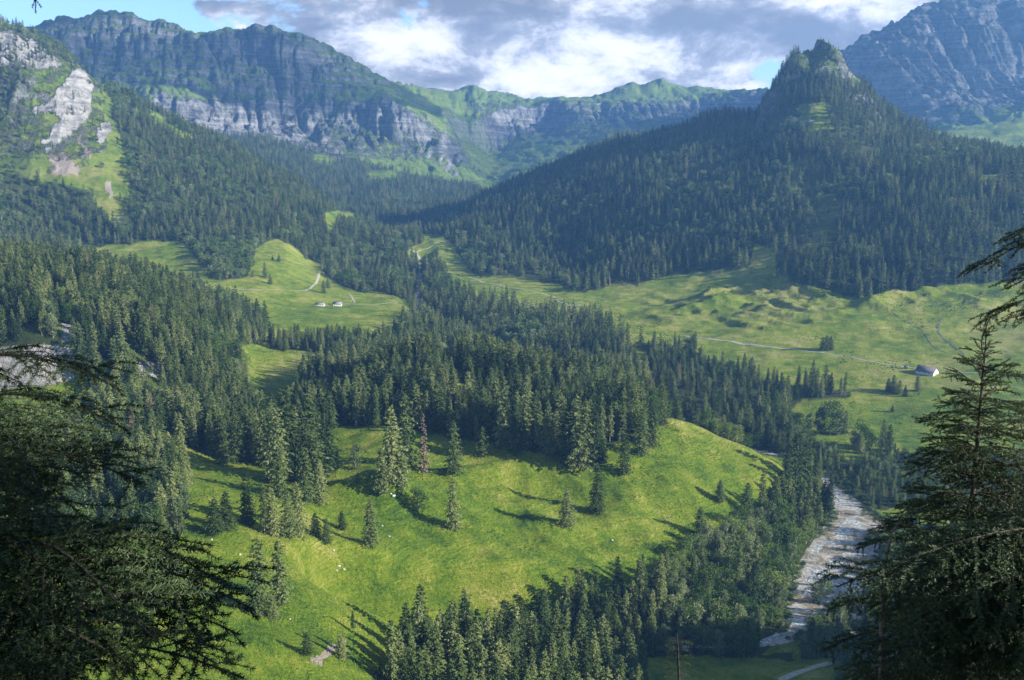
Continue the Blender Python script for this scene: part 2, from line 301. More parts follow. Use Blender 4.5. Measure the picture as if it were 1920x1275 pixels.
def terrain(t, Y, full=False):
    """height for arrays t = X/Y and Y, relief included"""
    X = t * Y
    far = sstep(Y, 2150, 2700); rockfar = sstep(Y, 3450, 3700)
    # depth warp: buttresses and gullies on the far walls, spurs on the wooded slopes
    wp = rockfar * ((ridged(X, Y * .45, 520, 2, 11) - .45) * 230 + (ridged(X + Y * .25 + 70 * fbm(X, Y, 260, 2, 15), Y * .35, 170, 4, 12, .6) - .45) * 170 * (.5 + .9 * vnoise(X / 330, Y / 500, 16)) + (ridged(X + .3 * Y, Y * .5, 44, 3, 18) - .45) * 60)
    u0 = 960 + F * t / 1.02
    crest = np.exp(-((Y - LY_[np.clip(np.searchsorted(TS, t), 0, len(TS) - 1), NAMES.index('L17')]) / 90.0) ** 2)
    wp = wp * (1 - 0.75 * crest)
    Z = base_z(t, Y - wp)
    calm = 1 - rockfar
    # folds of the ground
    valley = sstep(Y, 380, 460) * (1 - sstep(Y, 1500, 1750))
    Z = Z + sstep(Y, 60, 200) * (2.6 * fbm(X, Y, 70, 3, 21) + 0.5 * fbm(X, Y, 14, 3, 22)) * (1 - 0.35 * rockfar)
    near_meadow = np.exp(-(((X - 30) / 190) ** 2 + ((Y - 560) / 110) ** 2))
    Z = Z + near_meadow * (8.5 * (ridged(X * .8 + .45 * Y, Y - .2 * X, 66, 3, 31) - .4) + 3.4 * (ridged(X * .6 + Y * .2, Y * 1.4, 21, 3, 32) - .4))
    Z = Z + 7 * np.exp(-(((X + 72) / 42) ** 2 + ((Y - 562 - .25 * X) / 13) ** 2)) + 5 * np.exp(-(((X + 20) / 40) ** 2 + ((Y - 610 - .5 * X) / 12) ** 2)) - 4 * np.exp(-(((X - 40) / 60) ** 2 + ((Y - 575) / 30) ** 2))
    hum = np.exp(-(((X - 520) / 260) ** 2 + ((Y - 1330) / 150) ** 2)) + 0.8 * np.exp(-(((X - 310) / 110) ** 2 + ((Y - 1330) / 130) ** 2))
    Z = Z + hum * (19 * (ridged(X * .8 + Y * .5, Y * 1.3 - X * .2, 95, 3, 41) - .42) + 8 * (ridged(X + .5 * Y, Y, 34, 3, 42) - .4))
    slope = sstep(Y, 1560, 1850)
    Z = Z + slope * calm * (15 * (ridged(X * 1.0 + Y * .25, Y * .45, 260, 3, 51) - .45) + 3 * fbm(X, Y, 50, 3, 52))
    # crags: left hill and pointed hill
    cl = np.exp(-(((X + 1080) / 260) ** 2 + ((Y - 2150) / 300) ** 2)); cr = np.exp(-(((X - 720) / 210) ** 2 + ((Y - 2230) / 170) ** 2))
    Z = Z + cl * (42 * (ridged(X * .9 + Y * .3, Y * .8 - X * .35, 120, 5, 61, .55) - .45)) + cr * (48 * (ridged(X, Y * .6, 80, 5, 62, .58) - .45))
    Z = Z + rockfar * (30 * (ridged(X + .2 * Y, Y, 130, 5, 71, .55) - .45) * (1 - .72 * crest))
    # steps of the rock beds
    bed = rockfar * sstep(-X, 200, 500) * sstep(Z, 120, 220)
    zz = Z + 0.035 * X + 22 * fbm(X, Y, 420, 2, 73)
    Z = Z + bed * sstep(Z, 230, 330) * (5.0 * np.sin(zz / 6.2) + 3 * np.sin(zz / 3.1 + 1))
    jag = crest * rockfar * (1 + 1.6 * sstep(X, 1000, 1400))
    Z = Z + jag * (7 * fbm(X, Y, 30, 3, 81) + 5 * (ridged(X, Y, 55, 2, 82) - .4))
    # hill beside the viewpoint, out of the picture on the sun's side
    Z = Z + 90 * np.exp(-(((X - 600) / 110) ** 2 + ((Y - 290) / 62) ** 2)) + 60 * np.exp(-(((X + 500) / 200) ** 2 + ((Y - 150) / 150) ** 2))
    Z = np.where(Z > 690, 690 + 50 * np.tanh((Z - 690) / 200), Z)
    Z, dist = river_blend(X, Y, Z)
    return (Z, dist) if full else Z
def cast(u, v_, y0=330, y1=5600, n=900):
    """points where photo pixels meet the ground"""
    u = np.atleast_1d(np.asarray(u, float)); v_ = np.atleast_1d(np.asarray(v_, float))
    a, b = px_ray(u, v_)
    Ys = np.geomspace(y0, y1, n)
    A = np.repeat(a[:, None], n, 1).ravel(); YY = np.repeat(Ys[None], len(u), 0).ravel()
    Z = terrain(A, YY).reshape(len(u), n)
    hit = Z >= b[:, None] * Ys[None]
    i = np.where(hit.any(1), hit.argmax(1), n - 1); i = np.maximum(i, 1)
    r = np.arange(len(u))
    d0 = Z[r, i - 1] - b * Ys[i - 1]; d1 = Z[r, i] - b * Ys[i]
    f = np.clip(-d0 / np.where(np.abs(d1 - d0) < 1e-9, 1, d1 - d0), 0, 1)
    Yh = Ys[i - 1] + (Ys[i] - Ys[i - 1]) * f
    return np.stack([a * Yh, Yh, terrain(a, Yh)], 1)
def in_poly(u, v_, poly):
    p = np.asarray(poly, float); inside = np.zeros(len(u), bool)
    x1, y1 = p[-1]
    for x2, y2 in p:
        c = ((y1 > v_) != (y2 > v_))
        with np.errstate(all='ignore'): xi = (x2 - x1) * (v_ - y1) / (y2 - y1) + x1
        inside ^= c & (u < xi); x1, y1 = x2, y2
    return inside
# ------------------------------------------------------------------ where things grow (regions of ground, by photo column/row and distance)
REG = [  # polygon, nearest, farthest, tree density, share of broadleaf trees, tree height range
 ('left_slope', [(-1400, -400), (0, -300), (130, 30), (300, 150), (500, 250), (640, 350), (760, 420), (795, 445), (790, 458), (750, 478), (700, 545), (690, 548), (640, 537), (620, 520), (600, 500), (560, 470), (520, 445), (480, 460), (475, 500), (465, 520), (400, 525), (385, 500), (345, 458), (330, 450), (240, 455), (165, 470), (150, 505), (100, 520), (-1400, 520)], 1450, 2750, 1.0, .30, (15, 23)),
 ('right_slope', [(700, 200), (700, 440), (830, 440), (850, 460), (880, 505), (903, 522), (950, 517), (990, 520), (1040, 535), (1097, 548), (1157, 528), (1193, 535), (1273, 512), (1347, 507), (1400, 505), (1413, 460), (1450, 460), (1457, 510), (1497, 532), (1520, 537), (1573, 552), (1607, 558), (1660, 567), (1680, 563), (1727, 568), (1745, 590), (1763, 598), (1777, 572), (1813, 563), (1830, 545), (1920, 540), (3300, 520), (3300, -600), (1500, -600)], 1290, 2750, 1.0, .14, (16, 25)),
 ('shelf', [(300, 225), (480, 255), (600, 275), (700, 300), (800, 330), (890, 350), (960, 380), (900, 470), (600, 470), (300, 300)], 2600, 3540, .9, .1, (15, 22)),
 ('valley', [(700, 548), (750, 478), (790, 492), (835, 505), (848, 545), (925, 565), (1000, 590), (1060, 592), (1110, 595), (1175, 640), (1195, 700), (1230, 760), (1250, 795), (1200, 812), (1110, 855), (1050, 860), (950, 835), (830, 820), (740, 800), (630, 800), (560, 850), (500, 870), (430, 865), (340, 880), (300, 800), (380, 740), (490, 760), (515, 745), (530, 700), (560, 690), (640, 685), (700, 640), (745, 630), (775, 600), (770, 560)], 600, 2300, 1.0, .15, (19, 28)),
 ('row', [(505, 640), (760, 640), (760, 668), (640, 675), (505, 655)], 900, 1300, .9, .1, (17, 22)),
 ('stand', [(1190, 640), (1300, 655), (1350, 690), (1440, 712), (1500, 722), (1595, 737), (1590, 745), (1500, 750), (1470, 780), (1400, 795), (1340, 775), (1290, 800), (1250, 795), (1230, 740), (1200, 690)], 750, 1350, .8, .15, (17, 24)),
 ('behind_hill', [(1300, 790), (1400, 790), (1480, 790), (1520, 825), (1515, 850), (1540, 860), (1560, 905), (1520, 905), (1480, 860), (1300, 815)], 690, 1000, .95, .65, (12, 22)),
 ('knoll', [(-1400, 470), (150, 485), (240, 515), (330, 535), (420, 560), (500, 610), (500, 640), (440, 655), (470, 700), (500, 745), (490, 790), (380, 790), (300, 800), (300, 880), (350, 885), (345, 1000), (240, 1010), (100, 1030), (-1400, 1060)], 380, 1480, 1.0, .14, (17, 27)),
 ('bottom', [(600, 1300), (690, 1262), (790, 1225), (950, 1205), (1060, 1145), (1200, 1095), (1290, 1048), (1400, 985), (1450, 945), (1470, 890), (1520, 872), (1572, 955), (1525, 1015), (1485, 1085), (1482, 1180), (1420, 1230), (1215, 1232), (1190, 1600), (500, 1600)], 330, 740, 1.0, .33, (17, 27)),
 ('east_bank', [(1480, 830), (1540, 835), (1600, 862), (1690, 850), (1800, 850), (2600, 860), (2600, 955), (1700, 955), (1640, 955), (1590, 925), (1560, 895), (1490, 850)], 640, 900, 1.0, .85, (7, 13)),
 ('bend', [(1650, 1000), (3000, 1000), (3000, 1700), (1580, 1700), (1565, 1235), (1525, 1225), (1510, 1200), (1562, 1135), (1612, 1125), (1628, 1060)], 330, 640, 1.0, .55, (13, 21)),
 ('thicket', [(1415, 1226), (1485, 1222), (1500, 1262), (1430, 1264)], 380, 520, 1.0, .45, (13, 19)), ('thicket', [(1500, 1222), (1575, 1205), (1575, 1236), (1505, 1240)], 380, 520, 1.0, .45, (12, 17)),
 ('copse', [(1655, 728), (1700, 732), (1705, 742), (1655, 740)], 850, 1000, 0, 0, (1, 2)),
 # openings
 ('gap', [(60, 110), (190, 120), (215, 230), (240, 300), (240, 410), (205, 420), (170, 360), (60, 340), (40, 260)], 1450, 2600, .10, .3, (12, 18)),
 ('thin', [(-200, 20), (60, 20), (120, 110), (60, 130), (40, 250), (60, 330), (-200, 330)], 1700, 2600, .45, .3, (13, 19)),
 ('gap', [(200, 420), (215, 300), (235, 310), (240, 420)], 1450, 2600, .2, .2, (12, 18)),
 ('gap', [(608, 398), (640, 393), (685, 402), (640, 415), (610, 432)], 1500, 2700, 0, 0, (1, 2)),
 ('gap', [(280, 205), (300, 212), (345, 250), (370, 268), (350, 268), (290, 230)], 2200, 2700, .15, 0, (12, 18)),
 ('gap', [(685, 322), (720, 318), (770, 330), (735, 338), (700, 336)], 2600, 3560, 0, 0, (1, 2)),
 ('gap', [(565, 288), (620, 292), (660, 302), (600, 304)], 2600, 3560, .1, 0, (8, 12)),
 ('thin', [(1505, 290), (1540, 300), (1575, 380), (1560, 440), (1540, 500), (1500, 470), (1515, 400), (1490, 350)], 1300, 2300, .55, .3, (13, 22)),
 ('thin', [(1500, 195), (1545, 190), (1570, 250), (1530, 262), (1500, 240)], 1900, 2300, .3, .9, (8, 12)),
 ('crag', [(1500, 60), (1545, 60), (1600, 100), (1640, 160), (1560, 150), (1500, 125)], 2000, 2400, .45, .1, (6, 11)),
 ('crag', [(1425, 160), (1480, 190), (1520, 235), (1500, 245), (1425, 240)], 2000, 2300, .8, .1, (10, 15)),
 ('gap', [(1840, 325), (1870, 330), (1865, 350), (1835, 345)], 1500, 2300, 0, 0, (1, 2)),
 ('cliff', [(-40, 655), (60, 645), (130, 650), (150, 670), (140, 715), (-40, 735)], 600, 900, 0, 0, (1, 2)),
 ('cliff', [(110, 610), (150, 608), (165, 640), (120, 640)], 600, 1000, 0, 0, (1, 2)),
 ('cliff', [(255, 678), (300, 680), (300, 705), (258, 705)], 550, 900, .0, 0, (1, 2)),
 ('thin', [(-60, 700), (150, 695), (180, 730), (170, 820), (-60, 835)], 450, 900, .18, .6, (4, 8)),
 ('thin', [(215, 640), (250, 640), (330, 745), (300, 760), (255, 740)], 550, 900, .55, .9, (8, 13)),
 ('gap', [(430, 655), (660, 672), (640, 690), (570, 705), (545, 785), (505, 800), (470, 765), (450, 700)], 600, 1200, 0, 0, (1, 2)),
 ('gap', [(455, 655), (560, 657), (640, 672), (660, 682), (560, 688), (532, 700), (515, 742), (500, 745), (470, 700)], 600, 1200, 0, 0, (1, 2)),
 ('gap', [(810, 680), (850, 680), (880, 730), (850, 740), (820, 710)], 600, 1100, .25, .3, (9, 18)),
 ('gap', [(1180, 648), (1200, 650), (1225, 700), (1215, 735), (1190, 700)], 800, 1300, .05, 0, (12, 18)),
 ('gap', [(120, 990), (240, 960), (260, 1010), (180, 1040)], 380, 520, .3, .2, (16, 22)),
 ('gap', [(1215, 1234), (1430, 1234), (1480, 1240), (1565, 1232), (1565, 1500), (1200, 1500)], 330, 480, 0, 0, (1, 2)),
]
def region(u, v_, Y, jit=True):
    """index of the last region that holds each ground point, or -1"""
    r = np.full(len(u), -1)
    if jit:
        du = 5 * fbm(u * 1.0, v_ * 2.0, 22, 2, 5); dv = 3 * fbm(u * 1.0 + 500, v_ * 2.0, 22, 2, 6)
        u = u + du; v_ = v_ + dv
    for i, g in enumerate(REG):
        if g[0] == 'copse': continue
        m = (Y >= g[2]) & (Y <= g[3]); k = np.where(m)[0]
        if len(k): r[k[in_poly(u[k], v_[k], g[1])]] = i
    return r
ROCKS = [  ([(-60, 50), (60, 60), (185, 125), (205, 280), (150, 300), (60, 300), (-60, 250)], 1700, 2600, .40),
   # bare rock on the wooded hills
 ([(-40, 655), (60, 645), (130, 650), (150, 670), (140, 715), (-40, 735)], 600, 900), ([(110, 608), (150, 605), (168, 642), (118, 642)], 600, 1000), ([(252, 676), (302, 680), (300, 706), (256, 706)], 550, 900),
 ([(60, 200), (85, 195), (115, 165), (135, 130), (160, 128), (175, 160), (172, 205), (150, 240), (115, 262), (85, 285), (78, 268), (110, 225), (100, 205), (70, 215)], 1700, 2600),
 ([(188, 230), (205, 225), (212, 250), (190, 270), (180, 262)], 1700, 2600), ([(0, 60), (60, 70), (120, 120), (60, 130), (0, 120)], 1900, 2600),
 ([(1470, 215), (1530, 225), (1520, 245), (1480, 240)], 1950, 2400)]
SCREE = [([(92, 292), (118, 284), (150, 318), (150, 330), (95, 328)], 1500, 2600), ([(198, 340), (210, 338), (213, 370), (204, 372)], 1500, 2600), ([(145, 258), (150, 255), (170, 290), (168, 302), (155, 285)], 1500, 2600),
 ([(150, 985), (185, 975), (240, 985), (235, 1000), (170, 1012)], 380, 520), ([(585, 1235), (620, 1210), (650, 1196), (660, 1202), (625, 1224), (596, 1246)], 300, 480, .58), ([(815, 695), (845, 700), (858, 722), (835, 715)], 700, 900)]
# ------------------------------------------------------------------ ground material
def ground_material():
    m = bpy.data.materials.new('ground'); m.use_nodes = True; t = m.node_tree; t.nodes.clear()
    out = N(t, 'ShaderNodeOutputMaterial'); bs = N(t, 'ShaderNodeBsdfPrincipled'); bs.inputs['Roughness'].default_value = 0.95
    bs.inputs['Specular IOR Level'].default_value = 0.15
    t.links.new(bs.outputs[0], out.inputs[0])
    g = N(t, 'ShaderNodeNewGeometry'); pos = g.outputs['Position']
    sn = N(t, 'ShaderNodeSeparateXYZ'); t.links.new(g.outputs['Normal'], sn.inputs[0]); nz = sn.outputs[2]
    sp = N(t, 'ShaderNodeSeparateXYZ'); t.links.new(pos, sp.inputs[0])
    def att(n): a = N(t, 'ShaderNodeAttribute'); a.attribute_name = n; return a.outputs['Fac']
    fo, ro, sc, fa, lu = att('wood'), att('rock'), att('scree'), att('far'), att('lush')
    # grass
    nA = noise_node(t, pos, 0.013, 5, 0.6); nB = noise_node(t, pos, 0.07, 5, 0.6, .4); nC = noise_node(t, pos, 0.55, 5, 0.7)
    strip = N(t, 'ShaderNodeMapping'); strip.inputs['Rotation'].default_value = (0, 0, 0.5); strip.inputs['Scale'].default_value = (0.06, 0.10, 1.5)
    t.links.new(pos, strip.inputs[0]); nS = noise_node(t, strip.outputs[0], 0.6, 6, 0.7, 1.4)
    gsum = math_node(t, 'ADD', math_node(t, 'ADD', math_node(t, 'MULTIPLY', nA, .75), math_node(t, 'MULTIPLY', nB, .75)), math_node(t, 'ADD', math_node(t, 'MULTIPLY', nC, .65), math_node(t, 'MULTIPLY', nS, .45)))
    gsum = math_node(t, 'SUBTRACT', gsum, math_node(t, 'MULTIPLY', lu, .07))
    gn = N(t, 'ShaderNodeMapRange'); t.links.new(gsum, gn.inputs[0]); gn.inputs[1].default_value = .98; gn.inputs[2].default_value = 1.64
    grass = ramp(t, gn.outputs[0], [(0.0, (.022, .055, .004)), (.22, (.050, .098, .006)), (.38, (.090, .148, .008)), (.54, (.132, .182, .011)), (.70, (.195, .218, .025)), (.92, (.30, .275, .09))])
    tuft = smooth(t, noise_node(t, pos, 0.95, 3, 0.7), 0.60, 0.72)
    grass = mixc(t, math_node(t, 'MULTIPLY', tuft, .35), grass, (.035, .07, .012))
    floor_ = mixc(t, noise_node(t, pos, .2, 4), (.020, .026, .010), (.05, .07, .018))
    # rock: beds, cracks, stains
    bz = N(t, 'ShaderNodeCombineXYZ')
    t.links.new(math_node(t, 'MULTIPLY', sp.outputs[0], .0022), bz.inputs[0]); t.links.new(math_node(t, 'MULTIPLY', sp.outputs[1], .0022), bz.inputs[1])
    t.links.new(math_node(t, 'ADD', math_node(t, 'MULTIPLY', sp.outputs[2], .05), math_node(t, 'MULTIPLY', sp.outputs[0], .002)), bz.inputs[2])
    beds = noise_node(t, bz.outputs[0], 1.6, 6, 0.62, .15)
    vm = N(t, 'ShaderNodeMapping'); vm.inputs['Scale'].default_value = (.035, .035, .006); t.links.new(pos, vm.inputs[0])
    streak = noise_node(t, vm.outputs[0], 1.0, 6, 0.65, .4)
    crk = noise_node(t, pos, .03, 8, .7)
    rsum = math_node(t, 'ADD', math_node(t, 'MULTIPLY', beds, .55), math_node(t, 'ADD', math_node(t, 'MULTIPLY', streak, .45), math_node(t, 'MULTIPLY', crk, .35)))
    rock = ramp(t, rsum, [(.50, (.040, .044, .052)), (.60, (.095, .10, .108)), (.68, (.155, .158, .162)), (.80, (.29, .285, .275))])
    pale = ramp(t, rsum, [(.47, (.11, .105, .095)), (.60, (.28, .265, .24)), (.76, (.52, .49, .44))])
    rock = mixc(t, smooth(t, ro, .5, 1.0), rock, pale)
    # steep ground of the far mountains shows rock
    st = math_node(t, 'ADD', nz, math_node(t, 'MULTIPLY', math_node(t, 'SUBTRACT', noise_node(t, pos, .011, 7, .62), .5), .75))
    steep = math_node(t, 'SUBTRACT', 1.0, smooth(t, st, .60, .76))
    rmask = math_node(t, 'MAXIMUM', math_node(t, 'MULTIPLY', steep, fa), smooth(t, math_node(t, 'ADD', ro, math_node(t, 'MULTIPLY', math_node(t, 'SUBTRACT', crk, .5), 1.2)), .35, .6))
    alp = mixc(t, noise_node(t, pos, .02, 5, .6), (.055, .10, .018), (.12, .165, .035))
    grass = mixc(t, math_node(t, 'MULTIPLY', fa, .7), grass, alp)
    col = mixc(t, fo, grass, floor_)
    gr = ramp(t, noise_node(t, pos, .4, 6, .7), [(.3, (.18, .15, .12)), (.5, (.30, .26, .21)), (.7, (.42, .37, .31))])
    col = mixc(t, rmask, col, rock)
    col = mixc(t, smooth(t, math_node(t, 'ADD', sc, math_node(t, 'MULTIPLY', math_node(t, 'SUBTRACT', crk, .5), .8)), .4, .65), col, mixc(t, .5, gr, (.30, .235, .18)))
    t.links.new(col, bs.inputs['Base Color'])
    b1 = N(t, 'ShaderNodeBump'); b1.inputs['Strength'].default_value = 1; b1.inputs['Distance'].default_value = 1.0
    hsum = math_node(t, 'ADD', math_node(t, 'MULTIPLY', nC, 2.6), math_node(t, 'ADD', math_node(t, 'MULTIPLY', tuft, .7), math_node(t, 'MULTIPLY', nS, 2.0)))
    hr = math_node(t, 'ADD', math_node(t, 'MULTIPLY', crk, 34), math_node(t, 'ADD', math_node(t, 'MULTIPLY', beds, 16), math_node(t, 'MULTIPLY', streak, 16)))
    hmix = N(t, 'ShaderNodeMix'); t.links.new(rmask, hmix.inputs['Factor']); t.links.new(hsum, hmix.inputs[2]); t.links.new(hr, hmix.inputs[3])
    t.links.new(hmix.outputs[0], b1.inputs['Height']); t.links.new(b1.outputs[0], bs.inputs['Normal'])
    return m
M_GROUND = ground_material()
# ------------------------------------------------------------------ ground meshes
TC = np.unique(np.concatenate([np.linspace(-1.5, -0.75, 16), np.linspace(-0.75, -0.56, 40), np.linspace(-0.56, 0.56, 860), np.linspace(0.56, 0.75, 40), np.linspace(0.75, 1.5, 30), [1.8, 2.2, 2.7]]))
ROWS = dict(zip(NAMES[1:], [6, 8, 12, 60, 64, 52, 40, 30, 40, 56, 46, 60, 66, 8, 14, 22, 52, 62, 60, 16, 3, 2]))
def build_ground():
    lt = np.stack([np.interp(TC, TS, LY_[:, k]) for k in range(len(NAMES))], 1)
    rows = [lt[:, 0]]; bound = {NAMES[0]: 0}
    for k in range(1, len(NAMES)):
        n = ROWS[NAMES[k]]
        for i in range(1, n + 1):
            rows.append(lt[:, k - 1] + (lt[:, k] - lt[:, k - 1]) * i / n)
        bound[NAMES[k]] = len(rows) - 1
    YY = np.stack(rows, 0); TT = np.repeat(TC[None], len(rows), 0)
    nr, nc = YY.shape
    Z, dist = terrain(TT.ravel(), YY.ravel(), True)
    X = TT.ravel() * YY.ravel(); Yf = YY.ravel()
    uu, vv = project(X, Yf, Z)
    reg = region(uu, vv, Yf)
    return nr, nc, X, Yf, Z, dist, uu, vv, reg, bound
def make_ground():
    nr, nc, X, Yf, Z, dist, uu, vv, reg, bound = build_ground()
    dn = np.array([0.0] + [g[4] for g in REG])     # tree density
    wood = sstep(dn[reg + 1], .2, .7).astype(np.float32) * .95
    rock = np.zeros(len(X), np.float32); scree = np.zeros(len(X), np.float32)
    ju = uu + 4 * fbm(uu, vv, 14, 2, 91); jv = vv + 3 * fbm(uu + 300, vv, 14, 2, 92)
    for arr, lst in ((rock, ROCKS), (scree, SCREE)):
        for poly, a, b, *val in lst:
            k = np.where((Yf > a) & (Yf < b))[0]; arr[k[in_poly(ju[k], jv[k], poly)]] = (val or [.85])[0]
    far = sstep(Yf, 3350, 3650).astype(np.float32)
    k = (Yf > 3450) & (Yf < 4050) & (uu < 900); rock[k] = np.maximum(rock[k], (.62 * sstep(vv[k], 175, 195) * (1 - sstep(vv[k], 285, 330)) * (1 - .3 * sstep(uu[k], 500, 700))))
    k = (Yf > 3750) & (uu > 1550) & (Z > 60); rock[k] = np.maximum(rock[k], .58)
    k = (Yf > 4300) & (Yf < 5200) & (uu > 880) & (uu <= 1550) & (vv > 188) & (vv < 262); rock[k] = np.maximum(rock[k], .42)
    crag = np.exp(-(((X + 1080) / 260) ** 2 + ((Yf - 2150) / 300) ** 2)) + np.exp(-(((X - 720) / 190) ** 2 + ((Yf - 2230) / 150) ** 2))
    far = np.maximum(far, np.clip(crag * 1.6, 0, .8)).astype(np.float32)
    lush = (np.exp(-(((X + 330) / 230) ** 2 + ((Yf - 1300) / 260) ** 2)) + .6 * np.exp(-(((X - 110) / 130) ** 2 + ((Yf - 400) / 60) ** 2))).astype(np.float32)
    k = np.where((Yf > 3850) & (Yf < 5050))[0]; k = k[in_poly(ju[k], jv[k], [(540, 50), (720, 130), (900, 215), (945, 330), (905, 330), (850, 262), (760, 200), (660, 130), (570, 90)])]; far[k] = .55; rock[k] = 0
    lush = (lush - 1.3 * sstep(Yf, 820, 1000) * (1 - sstep(Yf, 1900, 2300))).astype(np.float32)
    wood = np.where(Yf > 3560, 0, wood).astype(np.float32)
    V = np.stack([X, Yf, Z], 1).reshape(nr, nc, 3)
    A = {n: a.reshape(nr, nc) for n, a in (('wood', wood), ('rock', rock), ('scree', scree), ('far', far), ('lush', lush))}
    def piece(name, r0, r1, c0, c1):
        sub = V[r0:r1 + 1, c0:c1 + 1]; h, w = sub.shape[:2]
        i = np.arange(h * w).reshape(h, w)
        f = np.stack([i[:-1, :-1], i[:-1, 1:], i[1:, 1:], i[1:, :-1]], -1).reshape(-1, 4)
        me = np_mesh(name, sub.reshape(-1, 3), f, M_GROUND, True)
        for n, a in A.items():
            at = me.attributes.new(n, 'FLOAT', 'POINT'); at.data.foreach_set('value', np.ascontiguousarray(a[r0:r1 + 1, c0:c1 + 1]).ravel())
        o = link(bpy.data.objects.new(name, me)); o['kind'] = 'structure'; return o
    def col(u, Yd=3000): return int(np.argmin(np.abs(TC - (u - 960) / F)))
    b = bound
    piece('valley_ground', 0, b['L8'], 0, nc - 1)
    piece('hill_left', b['L8'], b['L12'], 0, col(790)); piece('hill_right', b['L8'], b['L12'], col(790), nc - 1)
    piece('mountain_left', b['L12'], nr - 1, 0, col(900)); piece('mountain_ridge', b['L12'], nr - 1, col(900), col(1500)); piece('mountain_right', b['L12'], nr - 1, col(1500), nc - 1)
make_ground()
# ------------------------------------------------------------------ haze
def haze_box():
    x0, x1, y0, y1, z0, z1 = -9500, 9500, -200, 6200, -244, 790
    vs = [(x, y, z) for x in (x0, x1) for y in (y0, y1) for z in (z0, z1)]
    fs = [(0, 1, 3, 2), (4, 6, 7, 5), (0, 4, 5, 1), (2, 3, 7, 6), (0, 2, 6, 4), (1, 5, 7, 3)]
    m = bpy.data.materials.new('haze'); m.use_nodes = True; t = m.node_tree; t.nodes.clear()
    o_ = N(t, 'ShaderNodeOutputMaterial'); pv = N(t, 'ShaderNodeVolumePrincipled')
    pv.inputs['Color'].default_value = (.20, .48, 1.0, 1); pv.inputs['Density'].default_value = HAZE
    pv.inputs['Anisotropy'].default_value = 0.2
    t.links.new(pv.outputs[0], o_.inputs['Volume'])
    me = np_mesh('haze', vs, np.array(fs), m)
    o = link(bpy.data.objects.new('haze', me)); o['kind'] = 'stuff'; o['label'] = 'thin blue haze filling the valley air'
HAZE = 0.000082
haze_box()

# ------------------------------------------------------------------ ground round the viewpoint, behind the camera
def hillside():
    n = 40; xs = np.linspace(-70, 70, n); ys = np.linspace(-90, 2.0, n); X, Y = np.meshgrid(xs, ys)
    Z = -2.6 + (2 - Y) * .42 + .5 * fbm(X, Y, 9, 3, 4) * sstep(2 - Y, 0, 4)
    i = np.arange(n * n).reshape(n, n); f = np.stack([i[:-1, :-1], i[:-1, 1:], i[1:, 1:], i[1:, :-1]], -1).reshape(-1, 4)
    me = np_mesh('hillside', np.stack([X, Y, Z], -1).reshape(-1, 3), f, M_GROUND, True)
    o = link(bpy.data.objects.new('hillside', me)); o['kind'] = 'structure'
hillside()
# ------------------------------------------------------------------ unseen clouds above the frame, added to shade the far mountains
def shade_cloud(cx, cy, cz, ax, ay, az, seed):
    import bmesh
    bm = bmesh.new(); bmesh.ops.create_icosphere(bm, subdivisions=5, radius=1)
    P = np.array([v_.co[:] for v_ in bm.verts]); r = 1 + .22 * fbm(P[:, 0] * 3 + 9, P[:, 1] * 3 + P[:, 2] * 2, 1.6, 4, seed)
    P = P * r[:, None]; P[:, 2] = np.where(P[:, 2] < 0, P[:, 2] * .25, P[:, 2]); P[:, 2] += .25 * np.maximum(0, fbm(P[:, 0] * 5, P[:, 1] * 5, 1.5, 3, seed + 3)) * (P[:, 2] > 0)
    P = P * np.array([ax, ay, az]) + np.array([cx, cy, cz])
    for v_, q in zip(bm.verts, P): v_.co = q
    me = bpy.data.meshes.new('shade_cloud'); bm.to_mesh(me); bm.free()
    m = bpy.data.materials.new('shade_cloud'); m.use_nodes = True; t = m.node_tree; t.nodes.clear()
    g = N(t, 'ShaderNodeNewGeometry'); n = noise_node(t, g.outputs['Position'], .0016, 6, .6)
    tr = N(t, 'ShaderNodeBsdfTransparent'); d = N(t, 'ShaderNodeBsdfDiffuse'); d.inputs[0].default_value = (.9, .9, .9, 1); mx = N(t, 'ShaderNodeMixShader')
    t.links.new(math_node(t, 'MULTIPLY', smooth(t, n, .33, .55), .62 if cx < 3000 else .34), mx.inputs[0]); t.links.new(tr.outputs[0], mx.inputs[1]); t.links.new(d.outputs[0], mx.inputs[2])
    o_ = N(t, 'ShaderNodeOutputMaterial'); t.links.new(mx.outputs[0], o_.inputs[0]); me.materials.append(m)
    me.polygons.foreach_set('use_smooth', np.ones(len(me.polygons), bool))
    o = link(bpy.data.objects.new('shade_cloud', me)); o['kind'] = 'stuff'; o['label'] = 'unseen cloudbank added to shade the ' + ('left' if cx < 3000 else 'right') + ' mountain'
shade_cloud(1330, 3330, 1420, 1330, 680, 260, 5); shade_cloud(4500, 3420, 1420, 1500, 800, 280, 9)
